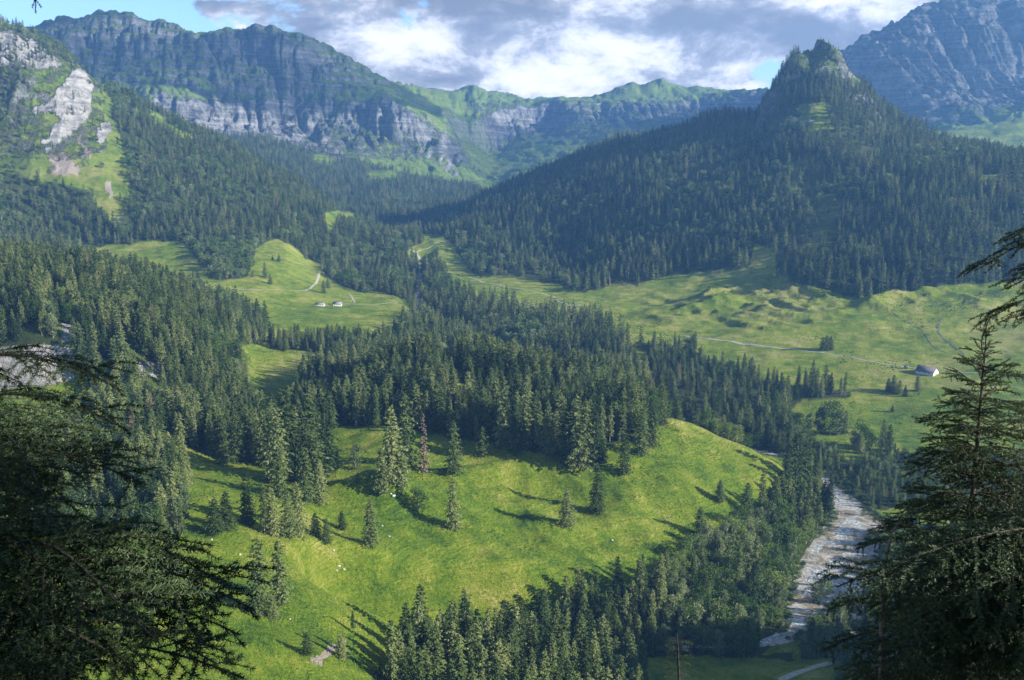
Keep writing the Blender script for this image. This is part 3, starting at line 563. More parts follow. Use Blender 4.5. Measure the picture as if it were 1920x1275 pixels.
# ------------------------------------------------------------------ tree materials
def leaf_mat(name, dark, mid, light, trans=0.25):
    m = bpy.data.materials.new(name); m.use_nodes = True; t = m.node_tree; t.nodes.clear()
    out = N(t, 'ShaderNodeOutputMaterial')
    g = N(t, 'ShaderNodeNewGeometry'); oi = N(t, 'ShaderNodeObjectInfo')
    n = noise_node(t, g.outputs['Position'], .35, 3, .6)
    n2 = noise_node(t, g.outputs['Position'], .02, 2, .6)
    f = math_node(t, 'ADD', math_node(t, 'MULTIPLY', n, .75), math_node(t, 'ADD', math_node(t, 'MULTIPLY', math_node(t, 'SUBTRACT', oi.outputs['Random'], .5), .60), math_node(t, 'MULTIPLY', math_node(t, 'SUBTRACT', n2, .5), .7)))
    c = ramp(t, f, [(.12, dark), (.40, mid), (.72, light)])
    d = N(t, 'ShaderNodeBsdfDiffuse'); t.links.new(c, d.inputs[0])
    tr = N(t, 'ShaderNodeBsdfTranslucent'); t.links.new(c, tr.inputs[0])
    mx = N(t, 'ShaderNodeMixShader'); mx.inputs[0].default_value = trans
    t.links.new(d.outputs[0], mx.inputs[1]); t.links.new(tr.outputs[0], mx.inputs[2]); t.links.new(mx.outputs[0], out.inputs[0])
    return m
def bark_mat(name, a, b, scale=3.0):
    m = bpy.data.materials.new(name); m.use_nodes = True; t = m.node_tree; t.nodes.clear()
    out = N(t, 'ShaderNodeOutputMaterial'); bs = N(t, 'ShaderNodeBsdfPrincipled'); bs.inputs['Roughness'].default_value = .95
    tc = N(t, 'ShaderNodeTexCoord'); n = noise_node(t, tc.outputs['Object'], scale, 6, .7)
    t.links.new(ramp(t, n, [(.35, a), (.65, b)]), bs.inputs['Base Color'])
    bp = N(t, 'ShaderNodeBump'); bp.inputs['Distance'].default_value = .02; t.links.new(n, bp.inputs['Height']); t.links.new(bp.outputs[0], bs.inputs['Normal'])
    t.links.new(bs.outputs[0], out.inputs[0]); return m
M_SPRUCE = leaf_mat('spruce_needles', (.034, .058, .020), (.100, .138, .044), (.200, .225, .082))
M_DRY = leaf_mat('dry_spruce_needles', (.07, .055, .035), (.15, .11, .07), (.21, .16, .11), .2)
M_BROAD = leaf_mat('broad_leaves', (.040, .078, .016), (.09, .145, .032), (.16, .21, .055), .3)
M_WILLOW = leaf_mat('willow_leaves', (.075, .110, .048), (.145, .185, .078), (.23, .27, .12), .3)
M_BARK = bark_mat('spruce_bark', (.06, .045, .035), (.22, .18, .15))
M_PALEBARK = bark_mat('pale_bark', (.16, .14, .12), (.38, .35, .31))
def trunk_mesh(name, r0, h, mat, r1=.02, lean=(0, 0), n=7, segs=5, extra=()):
    vs, fs = [], []
    def tube(path):
        base = len(vs)
        P = [Vector(p[:3]) for p in path]
        for i, p in enumerate(path):
            d = (P[min(i + 1, len(P) - 1)] - P[max(i - 1, 0)]).normalized()
            a = d.orthogonal().normalized(); b_ = d.cross(a)
            for k in range(n):
                th = 2 * math.pi * k / n; q = P[i] + (a * math.cos(th) + b_ * math.sin(th)) * p[3]
                vs.append(tuple(q))
        for i in range(len(path) - 1):
            for k in range(n):
                a0 = base + i * n + k; a1 = base + i * n + (k + 1) % n
                fs.append((a0, a1, a1 + n, a0 + n))
    tube([(lean[0] * s * s, lean[1] * s * s, h * s - (.04 * h if s == 0 else 0), r0 * (1.25 if s == 0 else 1) * (1 - s) + r1 * s) for s in [i / segs for i in range(segs + 1)]])
    for e in extra: tube(e)
    return np_mesh(name, vs, fs, mat, True)
def kite_faces(c, d, w, nrm, L, W):
    """elongated quads: base c, direction d, length L, width W along w"""
    p0 = c; p1 = c + d * (L * .45)[:, None] + w * (W * .5)[:, None]; p2 = c + d * L[:, None]; p3 = c + d * (L * .45)[:, None] - w * (W * .5)[:, None]
    V = np.stack([p0, p1, p2, p3], 1).reshape(-1, 3)
    return V, np.arange(len(V)).reshape(-1, 4)
def unit(a): return a / np.maximum(np.linalg.norm(a, axis=-1, keepdims=True), 1e-9)
def spruce_crown(name, seed, H=25.0, Rr=4.2, levels=26, per=8, sprays=5, bare=.05, mat=None, gap=0.0, power=.75, big=1.0):
    r = np.random.default_rng(seed); C, D, W_, LL, WW = [], [], [], [], []
    for l in range(levels):
        s = (l + .5) / levels; z = H * (bare + (1 - bare) * s)
        q = 1 - s
        L0 = Rr * (q ** power) * (0.80 + .22 * math.sin(l * 1.9 + seed)) + .15
        if q > .86: L0 *= .80
        nb = max(3, int(per * (.55 + .45 * q)))
        for b_ in range(nb):
            if r.random() < gap: continue
            a = 2 * math.pi * (b_ + r.random() * .8) / nb + l * 1.3
            L = L0 * r.uniform(.62, 1.18); out_ = np.array([math.cos(a), math.sin(a), 0]); side = np.array([-math.sin(a), math.cos(a), 0])
            zz = z + r.uniform(-.5, .5) * H / levels
            for k in range(sprays):
                f = (k + .6) / sprays; f = f ** .85
                droop = (-.50 * f * f + .10 * f) * L * (1.15 if q > .3 else .3)
                for sgn in (-1, 1):
                    c = out_ * L * f * r.uniform(.85, 1.05) + np.array([0, 0, zz + droop])
                    dd = out_ * r.uniform(.3, 1.0) + side * sgn * r.uniform(.3, 1.0) + np.array([0, 0, r.uniform(-.95, -.1)])
                    C.append(c); D.append(dd); LL.append(r.uniform(.7, 1.25) * (.42 + .30 * L * (1 - .35 * f)) * big)
                    W_.append(np.array([r.normal(), r.normal(), r.normal() * .7])); WW.append(r.uniform(.38, .74) * big)
            c = out_ * L * .82 + np.array([0, 0, zz + (-.34 * L if q > .3 else -.1 * L)])
            C.append(c); D.append(out_ + np.array([0, 0, r.uniform(-.3, .35)])); LL.append(.3 + .28 * L); W_.append(side + r.normal(size=3) * .4); WW.append(.38 * big)
    for k in range(5):
        C.append(np.array([0, 0, H * (.955 + .008 * k)])); D.append(np.array([r.normal() * .25, r.normal() * .25, 1.])); LL.append(.045 * H); W_.append(r.normal(size=3)); WW.append(.3)
    C = np.array(C); D = unit(np.array(D)); W_ = np.array(W_); LL = np.array(LL); WW = np.array(WW)
    W_ = unit(W_ - D * (W_ * D).sum(1)[:, None])
    V, Fc = kite_faces(C, D, W_, None, LL, WW)
    return np_mesh(name, V, Fc, mat or M_SPRUCE)
def blob_crown(name, seed, H=14.0, Rr=4.5, nclump=26, per=60, mat=None, low=.25, leaf=.55, squash=1.0):
    r = np.random.default_rng(seed); cs = []
    for i in range(nclump):
        z = r.uniform(low, .93); prof = math.sin(math.pi * min(1, max(0, (z - low * .5) / (1.04 - low * .5)) ** .85)) ** .6
        a = r.uniform(0, 2 * math.pi); rad = Rr * prof * r.uniform(.35, .85)
        cs.append((math.cos(a) * rad, math.sin(a) * rad, z * H, Rr * r.uniform(.26, .46)))
    C = []; D = []
    for (x, y, z, q) in cs:
        d = unit(r.normal(size=(per, 3))); rr = q * r.uniform(.55, 1.08, per)[:, None]
        C.append(np.array([x, y, z]) + d * rr * np.array([1, 1, .8 * squash])); D.append(d + r.normal(size=(per, 3)) * .8 + np.array([0, 0, -.25]))
    C = np.concatenate(C); D = unit(np.concatenate(D)); n = len(C)
    W_ = r.normal(size=(n, 3)); W_ = unit(W_ - D * (W_ * D).sum(1)[:, None])
    V, Fc = kite_faces(C, D, W_, None, r.uniform(.7, 1.4, n) * leaf, r.uniform(.6, 1.1, n) * leaf)
    return np_mesh(name, V, Fc, mat or M_BROAD)
def limbs(seed, H, Rr, low=.25):
    r = random.Random(seed); ex = []
    for i in range(7):
        a = r.uniform(0, 6.28); z = H * r.uniform(low * .8, .7); L = Rr * r.uniform(.5, .85)
        ex.append([(0, 0, z, .09), (math.cos(a) * L * .5, math.sin(a) * L * .5, z + L * .45, .06), (math.cos(a) * L, math.sin(a) * L, z + L * .8, .02)])
    return ex
# near kinds (crown mesh, trunk mesh, nominal height)
SPR = []
for i, (Rr, bare, gap, pw) in enumerate([(4.7, .02, .03, .55), (4.1, .03, .04, .45), (3.7, .12, .10, .45), (5.2, .01, .02, .66), (3.3, .22, .2, .5), (4.4, .06, .08, .52), (3.1, .08, .12, .42)]):
    SPR.append((spruce_crown('spruce_crown', 100 + i, 25, Rr, 28, 9, 5, bare, None, gap, pw), trunk_mesh('spruce_trunk', .32, 24, M_BARK), 25.0))
DRY = (spruce_crown('dry_crown', 140, 25, 3.0, 26, 7, 4, .05, M_DRY, .3, .6), SPR[0][1], 25.0)
BRO = []
for i, (Rr, low, mt) in enumerate([(4.6, .14, M_BROAD), (3.6, .06, M_WILLOW), (5.2, .16, M_BROAD), (3.0, .08, M_WILLOW)]):
    BRO.append((blob_crown('leaf_crown', 200 + i, 14, Rr, 30, 56, mt, low), trunk_mesh('leaf_trunk', .22, 12, M_PALEBARK, extra=limbs(i, 14, Rr, low)), 14.0))
# light kinds for the wooded masses
def joined(name, crown, trunk):
    me = bpy.data.meshes.new(name)
    import bmesh
    bm = bmesh.new(); bm.from_mesh(crown); n = len(bm.faces); bm.from_mesh(trunk); bm.faces.ensure_lookup_table()
    for f in bm.faces[n:] if False else list(bm.faces)[n:]: f.material_index = 1
    bm.to_mesh(me); bm.free()
    me.materials.append(crown.materials[0]); me.materials.append(trunk.materials[0]); return me
protos = bpy.data.collections.new('tree_kinds')
def add_proto(name, me):
    o = bpy.data.objects.new(name, me); protos.objects.link(o)
NEARN = len(SPR)
for i, (c, tr, h) in enumerate(SPR): add_proto('k%02d' % i, joined('spruce_whole', c, tr))
LIGHT0 = NEARN
for i, (Rr, bare, gap, pw) in enumerate([(4.2, .02, .05, .75), (3.4, .05, .08, .62), (2.9, .10, .12, .62), (4.6, .02, .03, .85), (3.7, .04, .10, .7)]):
    add_proto('k%02d' % (LIGHT0 + i), joined('spruce_light', spruce_crown('c', 300 + i, 25, Rr, 17, 7, 3, bare, None, gap, pw, 1.5), trunk_mesh('t', .3, 23, M_BARK, n=4, segs=2)))
BR0 = LIGHT0 + 5
for i, (c, tr, h) in enumerate(BRO): add_proto('k%02d' % (BR0 + i), joined('leafy_whole', c, tr))
BL0 = BR0 + len(BRO)
for i, (Rr, mt) in enumerate([(4.8, M_BROAD), (4.0, M_WILLOW), (4.4, M_BROAD)]):
    add_proto('k%02d' % (BL0 + i), joined('leafy_light', blob_crown('c', 400 + i, 14, Rr, 16, 26, mt, .15, 1.0), trunk_mesh('t', .2, 11, M_PALEBARK, n=4, segs=2)))
add_proto('k%02d' % (BL0 + 3), joined('dry_whole', DRY[0], DRY[1]))
add_proto('k%02d' % (BL0 + 4), joined('snag_whole', spruce_crown('snag_crown', 901, 22, 1.4, 14, 5, 2, .2, M_DRY, .4, .5), trunk_mesh('snag_trunk', .3, 23, M_PALEBARK)))
# ------------------------------------------------------------------ which trees stand where
def scatter():
    pts = []
    r = np.random.default_rng(11)
    Yc = 345.0
    while Yc < 3560:
        sp_ = 6.2 if Yc < 900 else (8.0 if Yc < 1300 else (10.4 if Yc < 2700 else 12.5))
        tm = .62 if Yc > 700 else .68
        n = int(2 * tm * Yc / sp_)
        X = (np.linspace(-tm * Yc, tm * Yc, n) + r.uniform(-.48, .48, n) * sp_); Yv = Yc + r.uniform(-.48, .48, n) * sp_
        pts.append(np.stack([X, Yv], 1)); Yc += sp_
    P = np.concatenate(pts); Z, dist = terrain(P[:, 0] / P[:, 1], P[:, 1], True)
    u, w = project(P[:, 0], P[:, 1], Z)
    reg = region(u, w, P[:, 1])
    ok = (reg >= 0) & (dist > 2.0); P, Z, u, w, reg = P[ok], Z[ok], u[ok], w[ok], reg[ok]
    dn = np.array([g[4] for g in REG]); bs = np.array([g[5] for g in REG]); h0 = np.array([g[6][0] for g in REG]); h1 = np.array([g[6][1] for g in REG])
    # stands are uneven: clumps and thin places
    cl = fbm(P[:, 0], P[:, 1], 90, 3, 7)
    keep = r.random(len(P)) < dn[reg] * np.clip(.80 + .55 * cl, .28, 1)
    P, Z, u, w, reg = P[keep], Z[keep], u[keep], w[keep], reg[keep]
    # broadleaf in patches
    pat = fbm(P[:, 0], P[:, 1], 110, 3, 8) + r.normal(size=len(P)) * .35
    broad = pat > np.quantile(pat, 1 - np.clip(bs[reg], 0, 1) * .999) if False else np.zeros(len(P), bool)
    for k in range(len(REG)):
        m = reg == k
        if m.any() and bs[k] > 0:
            # more leaf trees towards the river in the bottom stand
            q = pat[m] + (.8 * sstep(u[m], 1050, 1450) if REG[k][0] == 'bottom' else 0)
            broad[m] = q > np.quantile(q, 1 - bs[k])
    h = h0[reg] * .85 + (h1[reg] * 1.08 - h0[reg] * .85) * r.random(len(P)) ** .9
    h = h * np.clip(1 + .14 * fbm(P[:, 0], P[:, 1], 60, 2, 9), .75, 1.2)
    h[broad] *= .66
    return P, Z, u, w, reg, broad, h
TP, TZ, TU, TV, TREG, TBR, TH = scatter()
tr_ = np.random.default_rng(5)
size = TH / TP[:, 1]
_, tv_top = project(TP[:, 0], TP[:, 1], TZ + TH)
inframe = (TU > -25) & (TU < 1945) & (tv_top < 1270)
HAND = [
 (1546, 1118, 1086, 'b', 'pale willow on the gravel island in the river'), (1530, 1132, 1094, 'b', 'willow bush at the lower tip of the gravel island'), (1558, 1108, 1092, 'b', 'low willow at the upper tip of the gravel island'), (1618, 968, 955, 'b', 'small willow on the gravel where the side channel joins'), (1584, 1030, 1020, 'b', 'tiny willow in the middle of the gravel bed'), (1626, 1022, 1002, 'b', 'willow bush on the right margin of the gravel bed'),   # column, foot row, top row, kind, label
 (850, 991, 902, 's', 'dark slender spruce alone on the steep meadow bank, long shadow to its left'),
 (695, 1022, 936, 's', 'dark spruce on the meadow slope just below the grassy ridge corner'),
 (613, 1017, 972, 'r', 'small round bushy dark spruce on the meadow left of the ridge'),
 (592, 1004, 962, 's', 'little pointed spruce touching the small round spruce on the meadow'),
 (641, 992, 958, 'r', 'smallest dark spruce between the round spruce and the ridge corner'),
 (716, 927, 838, 's', 'broad spruce on the ridge corner, left one of a close pair'),
 (753, 913, 842, 's', 'spruce on the ridge, right one of a close pair'),
 (736, 905, 760, 's', 'tallest spruce rising behind the ridge pair'),
 (762, 880, 740, 's', 'tall spruce at the forest edge between the ridge pair and the reddish one'),
 (795, 886, 776, 'd', 'reddish brown half-dry spruce at the top of the meadow'),
 (852, 888, 790, 's', 'tall spruce right of the reddish spruce at the top of the meadow'),
 (785, 958, 911, 'b', 'young light green leaf tree alone on the meadow bank'),
 (667, 878, 831, 'b', 'round green leaf tree on the meadow terrace'),
 (671, 903, 886, 'r', 'tiny dark fir on the terrace below the round leaf tree'),
 (631, 862, 840, 'r', 'small dark shrub-like fir left of the round leaf tree'),
 (1063, 985, 917, 's', 'shorter of two lone spruces on the right meadow, its shadow running left'),
 (1120, 958, 869, 's', 'taller of two lone spruces on the right meadow'),
 (1171, 891, 812, 's', 'spruce standing free before the forest edge, near the green hill crest'),
 (1129, 867, 824, 's', 'small spruce left of the free standing spruce at the forest edge'),
 (969, 848, 752, 's', 'spruce at the forest edge with bright needles, middle of three'),
 (945, 838, 728, 's', 'tallest spruce of three at the middle forest edge'),
 (986, 836, 727, 's', 'thin spruce on the right of three at the middle forest edge'),
 (905, 852, 800, 's', 'short spruce in the shade of the middle forest edge'),
 (1066, 868, 752, 's', 'leftmost spruce of the tall clump jutting from the forest edge'),
 (1081, 874, 742, 's', 'second spruce from the left in the tall clump jutting from the forest edge'),
 (1098, 872, 750, 's', 'third spruce from the left in the tall clump jutting from the forest edge'),
 (1113, 868, 755, 's', 'rightmost spruce of the tall clump jutting from the forest edge'),
 (1204, 850, 765, 's', 'spruce beside the left end of the green hill crest'),
 (1222, 835, 745, 's', 'spruce just behind the left end of the green hill crest'),
 (487, 1152, 1008, 's', 'large spruce, left one of the near pair on the lower meadow'),
 (526, 1135, 1012, 's', 'large spruce, right one of the near pair on the lower meadow'),
 (512, 1160, 1118, 's', 'low young spruce at the foot of the near pair'),
 (404, 1002, 935, 's', 'spruce with bare lower trunk, left one of two at the meadow edge'),
 (425, 990, 922, 's', 'pointed spruce, right one of two at the meadow edge'),
 (465, 982, 893, 's', 'slim pointed spruce between two clumps on the left meadow'),
 (496, 1000, 905, 't', 'spruce with long pale bare trunk in the left meadow clump'),
 (511, 1003, 915, 's', 'spruce beside the pale bare trunk in the left meadow clump'),
 (541, 1008, 918, 's', 'wide spruce of the left meadow clump'),
 (559, 1004, 905, 's', 'rightmost spruce of the left meadow clump'),
 (526, 932, 838, 's', 'dense dark spruce above the left meadow clump'),
 (523, 905, 762, 's', 'tall dark spruce behind the dense one above the left meadow clump'),
 (540, 900, 728, 's', 'tallest spire in the group above the left meadow clump'),
 (560, 905, 800, 's', 'spruce between the tallest spire and the right group above the meadow'),
 (575, 944, 838, 's', 'broad spruce of the right group above the left meadow clump'),
 (600, 942, 862, 's', 'light spruce at the right end of the group above the left meadow clump'),
 (582, 900, 745, 's', 'tall double-topped spruce behind the right group'),
 (612, 884, 748, 's', 'tall narrow spruce at the end of the group near the terrace'),
 (420, 872, 785, 's', 'dark spruce at the upper edge of the left meadow'),
 (447, 866, 770, 's', 'tall spruce at the upper edge of the left meadow'),
 (468, 862, 790, 's', 'spruce in shade behind the upper edge of the left meadow'),
 (496, 872, 768, 's', 'wide pyramid spruce at the upper edge of the left meadow'),
 (300, 1118, 1005, 's', 'spruce with light needles in the lower left meadow'),
 (326, 1112, 990, 's', 'tallest spruce in the lower left meadow'),
 (288, 1132, 1062, 't', 'thin greyish spruce in the lower left meadow'),
 (352, 1108, 1078, 't', 'sparse little grey spruce in the lower left meadow'),
 (233, 1100, 1048, 'b', 'bushy light green leaf tree in the lower left meadow'),
 (662, 1185, 1145, 't', 'thin sparse tree beside the bare earth bank at the bottom'),
 (640, 1235, 1190, 's', 'young spruce on the bare earth bank at the bottom'),
 (577, 1240, 1185, 's', 'young spruce left of the bare earth bank at the bottom'),
 (572, 1196, 1182, 'b', 'low bush on the lower meadow left of the earth bank'),
 (790, 1228, 1096, 's', 'tallest dark spire of the stand at the bottom edge'),
 (872, 1215, 1104, 's', 'thin dark spire of the bottom stand, right of the tallest'),
 (1350, 940, 870 + 30, 's', 'spruce at the right end of the green hill, left of two'),
 (1475, 940, 850, 's', 'tall spruce on the river side of the green hill, upper left'),
 (1490, 950, 812, 's', 'tallest spruce on the river side of the green hill'),
 (1508, 950, 830, 's', 'tall spruce at the right edge of the river side stand'),
 (1400, 965, 905, 's', 'pointed spruce before the shadowed end of the green hill'),
 (1312, 1010, 950, 's', 'single spire at the upper edge of the river side stand'),
 (1440, 972, 912, 's', 'spruce between the shadowed hill end and the river side stand'),
 (1542, 657, 632, 's', 'left spruce of the small clump below the humpy pasture'), (1549, 657, 629, 's', 'middle spruce of the small clump below the humpy pasture'), (1557, 656, 630, 's', 'right spruce of the small clump below the humpy pasture'),
 (1665, 733, 709, 's', 'leftmost spruce of the clump below the barn'), (1675, 736, 703, 's', 'tallest spruce of the clump below the barn'), (1686, 739, 712, 's', 'spruce at the middle of the clump below the barn'), (1697, 743, 722, 'r', 'lowest rounded spruce of the clump below the barn'),
 (1720, 733, 703, 's', 'single dark spruce just below the barn'), (1722, 743, 736, 'b', 'tiny bush beside the single spruce below the barn'), (1673, 772, 758, 'r', 'tiny lone fir on the open right pasture'),
 (1655, 846, 787, 's', 'left spruce of the tall pair on the lower right pasture'), (1667, 846, 796, 's', 'right spruce of the tall pair on the lower right pasture'),
 (1612, 838, 790, 'b', 'large leaf tree of the clump on the lower right pasture'), (1628, 842, 808, 'b', 'leaf tree on the right of the clump on the lower right pasture'), (1600, 836, 806, 'b', 'leaf tree on the left of the clump on the lower right pasture'), (1612, 850, 812, 's', 'small spruce in front of the clump on the lower right pasture'),
 (1540, 810, 762, 'b', 'broad leaf tree left in the row on the right pasture'), (1556, 815, 750, 'b', 'tall leaf tree in the row on the right pasture'), (1570, 815, 765, 'b', 'leaf tree beside the spruce in the row on the right pasture'), (1584, 812, 770, 's', 'spruce ending the row on the right pasture'), (1516, 800, 772, 'b', 'low leaf tree starting the row on the right pasture'),
 (1584, 742, 698, 't', 'bare thin snag at the end of the far stand'), (1593, 744, 733, 'b', 'small bush past the end of the far stand'), (1533, 745, 737, 'b', 'low shrub on the pasture before the far stand'),
 (497, 521, 492, 's', 'largest lone spruce on the far left hillside meadow'), (507, 533, 513, 's', 'lone spruce a little below the largest on the far left hillside meadow'), (523, 490, 476, 's', 'lone spruce high on the far left hillside meadow'), (511, 488, 479, 's', 'tiny spruce high on the far left hillside meadow'), (474, 519, 506, 's', 'tiny spruce right of the wooded tongue on the far meadow'),
 (607, 550, 525, 's', 'dark spruce above the two huts'), (615, 540, 520, 's', 'second spruce above the two huts, slightly behind'), (372, 540, 508, 's', 'single spruce standing out before the far left meadow'),
 (756, 596, 572, 's', 'spruce at the right end of the flat green meadow'), (1458, 518, 503, 's', 'small lone spruce at the top of the humpy pasture'),
]
def hand_trees():
    u = [h[0] for h in HAND]; vb = [h[1] for h in HAND]
    P = cast(u, vb)
    res = []
    for h, p in zip(HAND, P):
        a, b = px_ray(h[0], h[2]); H = float(b) * p[1] - p[2]
        res.append((p, max(2.5, H), h[3], h[4]))
    return res
def place(kindset, p, h, rz, label, group, name, cat, squeeze=1.0, names=('trunk', 'crown')):
    crown, trunk, H0 = kindset
    e = link(bpy.data.objects.new(name, None)); e.empty_display_size = 1
    e.location = p; e.rotation_euler = (0, 0, rz); s = h / H0; e.scale = (s * squeeze, s * squeeze, s)
    props(e, label, cat, group)
    for nm, me in zip(names, (trunk, crown)):
        o = link(bpy.data.objects.new(nm, me)); o.parent = e
    return e
HT = hand_trees()
hx = np.array([q[0][0] for q in HT]); hy = np.array([q[0][1] for q in HT])
# keep scattered trees off the hand-placed ones
dmin = np.full(len(TP), 1e9)
for x, y in zip(hx, hy): dmin = np.minimum(dmin, np.hypot(TP[:, 0] - x, TP[:, 1] - y))
freeT = dmin > 4.0
for (p, h, k, lab) in HT:
    rz = tr_.uniform(0, 6.28)
    if k == 'b': place(BRO[tr_.integers(0, 4)], p, h, rz, lab, 'leaf trees', 'leaf_tree', 'tree', 1.15)
    elif k == 'd': place(DRY, p, h, rz, lab, 'spruces', 'spruce_tree', 'tree')
    elif k == 'r': place(SPR[3], p, h, rz, lab, 'spruces', 'spruce_tree', 'tree', min(1.9, 12 / h + .6))
    elif k == 't': place(SPR[4], p, h, rz, lab, 'spruces', 'spruce_tree', 'tree', 1.0)
    else: place(SPR[[0, 1, 5, 0, 3, 5][tr_.integers(0, 6)]], p, h, rz, lab, 'spruces', 'spruce_tree', 'tree', min(1.9, max(1.22, 33 / h)))
# the rest of the 300 of each kind that show largest
WHERE = {'thicket': 'in the shaded thicket by the lower road', 'bottom': 'in the dense stand along the bottom edge', 'knoll': 'in the wood at the left side', 'valley': 'in the wood on the round knoll', 'bend': 'beside the river bend at the lower right',
         'east_bank': 'on the far river bank at the right', 'stand': 'in the long stand beyond the green hill', 'behind_hill': 'behind the crest of the green hill', 'thin': 'on the rocky clearing at the left', 'gap': 'at the edge of the earth bank on the left', 'row': 'in the row below the flat meadow'}
nS = 300 - sum(1 for q in HT if q[2] != 'b'); nB = 300 - sum(1 for q in HT if q[2] == 'b')
single = np.zeros(len(TP), bool)
for br, cnt in ((False, nS), (True, nB)):
    c = np.where((TBR == br) & inframe & freeT)[0]; c = c[np.argsort(-size[c])][:cnt]; single[c] = True
WHERE.update({'bottom': 'of the stand along the bottom edge', 'knoll': 'of the wood at the left side', 'valley': 'of the dark wood above the near meadow', 'bend': 'of the trees beside the river bend', 'stand': 'of the long stand beyond the green hill'})
IDX = np.where(single)[0]
def part_of(i):
    same = IDX[TREG[IDX] == TREG[i]]
    if len(same) < 12: return ''
    qx = np.searchsorted(np.quantile(TU[same], [.2, .4, .6, .8]), TU[i]); m2 = same
    qy = np.searchsorted(np.quantile(TV[m2], [.33, .67]), TV[i])
    return ('back row,', 'middle row,', 'front row,')[qy] + ' ' + ('far left', 'left', 'middle', 'right', 'far right')[qx]
def look(i, broad):
    w_ = WHERE.get(REG[TREG[i]][0], 'in the wood'); hh = TH[i]; pt = part_of(i)
    size_ = ('tall' if hh > 13 else 'low') if TBR[i] else ('tall' if hh > 24 else ('middling' if hh > 20 else 'short'))
    kind = 'leaf tree' if TBR[i] else 'spruce'
    return ' '.join(x for x in (size_, 'broad' if broad else 'slim', kind, pt, w_) if x)
for i in IDX:
    p = (TP[i, 0], TP[i, 1], TZ[i]); rz = tr_.uniform(0, 6.28); broad = tr_.random() < .5
    lab = look(i, broad); grp = lab.replace('leaf tree', 'leaf trees').replace('spruce ', 'spruces ')
    if TBR[i]: place(BRO[(tr_.choice([0, 2]) if broad else tr_.choice([1, 3]))], p, TH[i], rz, lab, grp, 'leaf_tree', 'tree', tr_.uniform(1.0, 1.2) if broad else tr_.uniform(.82, .98))
    else: place(SPR[(tr_.choice([0, 3, 5]) if broad else tr_.choice([1, 2, 4, 6]))], p, TH[i], rz, lab, grp, 'spruce_tree', 'tree', tr_.uniform(1.1, 1.35) if broad else tr_.uniform(.92, 1.1))
# the remaining mass
def forest(name, sel, variants_near, variants_far, H0, label):
    idx = np.where(sel)[0]; n = len(idx)
    me = bpy.data.meshes.new(name); me.vertices.add(n)
    me.vertices.foreach_set('co', np.stack([TP[idx, 0], TP[idx, 1], TZ[idx] - .2], 1).astype(np.float32).ravel())
    r = np.random.default_rng(3)
    near = TP[idx, 1] < 1150
    var = np.where(near & True, r.choice(variants_near, n), r.choice(variants_far, n)).astype(np.int32)
    if H0 > 20: var[r.random(n) < .018] = BL0 + 3; var[r.random(n) < .008] = BL0 + 4
    s = (TH[idx] / H0); sq = r.uniform(.95, 1.45, n) * np.where(TP[idx, 1] > 1300, 1.28, 1.0)
    a = me.attributes.new('kind_index', 'INT', 'POINT'); a.data.foreach_set('value', var)
    a = me.attributes.new('size', 'FLOAT_VECTOR', 'POINT'); a.data.foreach_set('vector', np.stack([s * sq, s * sq, s], 1).astype(np.float32).ravel())
    a = me.attributes.new('turn', 'FLOAT_VECTOR', 'POINT'); a.data.foreach_set('vector', np.stack([r.normal(0, .03, n), r.normal(0, .03, n), r.uniform(0, 6.28, n)], 1).astype(np.float32).ravel())
    o = link(bpy.data.objects.new(name, me)); o['kind'] = 'stuff'; o['label'] = label
    g = bpy.data.node_groups.new(name, 'GeometryNodeTree')
    g.interface.new_socket('Geometry', in_out='INPUT', socket_type='NodeSocketGeometry'); g.interface.new_socket('Geometry', in_out='OUTPUT', socket_type='NodeSocketGeometry')
    gi = g.nodes.new('NodeGroupInput'); go = g.nodes.new('NodeGroupOutput'); ip = g.nodes.new('GeometryNodeInstanceOnPoints')
    ci = g.nodes.new('GeometryNodeCollectionInfo'); ci.inputs['Collection'].default_value = protos; ci.inputs['Separate Children'].default_value = True; ci.inputs['Reset Children'].default_value = True
    def na(nm, ty):
        q = g.nodes.new('GeometryNodeInputNamedAttribute'); q.data_type = ty; q.inputs['Name'].default_value = nm; return q.outputs['Attribute']
    ip.inputs['Pick Instance'].default_value = True
    L = g.links.new
    L(gi.outputs[0], ip.inputs['Points']); L(ci.outputs[0], ip.inputs['Instance']); L(na('kind_index', 'INT'), ip.inputs['Instance Index'])
    e2r = g.nodes.new('FunctionNodeEulerToRotation'); L(na('turn', 'FLOAT_VECTOR'), e2r.inputs[0])
    L(e2r.outputs[0], ip.inputs['Rotation']); L(na('size', 'FLOAT_VECTOR'), ip.inputs['Scale']); L(ip.outputs[0], go.inputs[0])
    md = o.modifiers.new('trees', 'NODES'); md.node_group = g
    return o
forest('spruce_forest', ~TBR & ~single & freeT, list(range(NEARN)), list(range(LIGHT0, LIGHT0 + 5)), 25.0, 'dense dark spruce forest covering the valley and both hillsides')
forest('leafy_forest', TBR & ~single & freeT, list(range(BR0, BR0 + 4)), list(range(BL0, BL0 + 3)), 14.0, 'lighter green leaf trees mixed into the spruce forest')
print('TREES', len(TP), single.sum(), TP[single, 1].max())
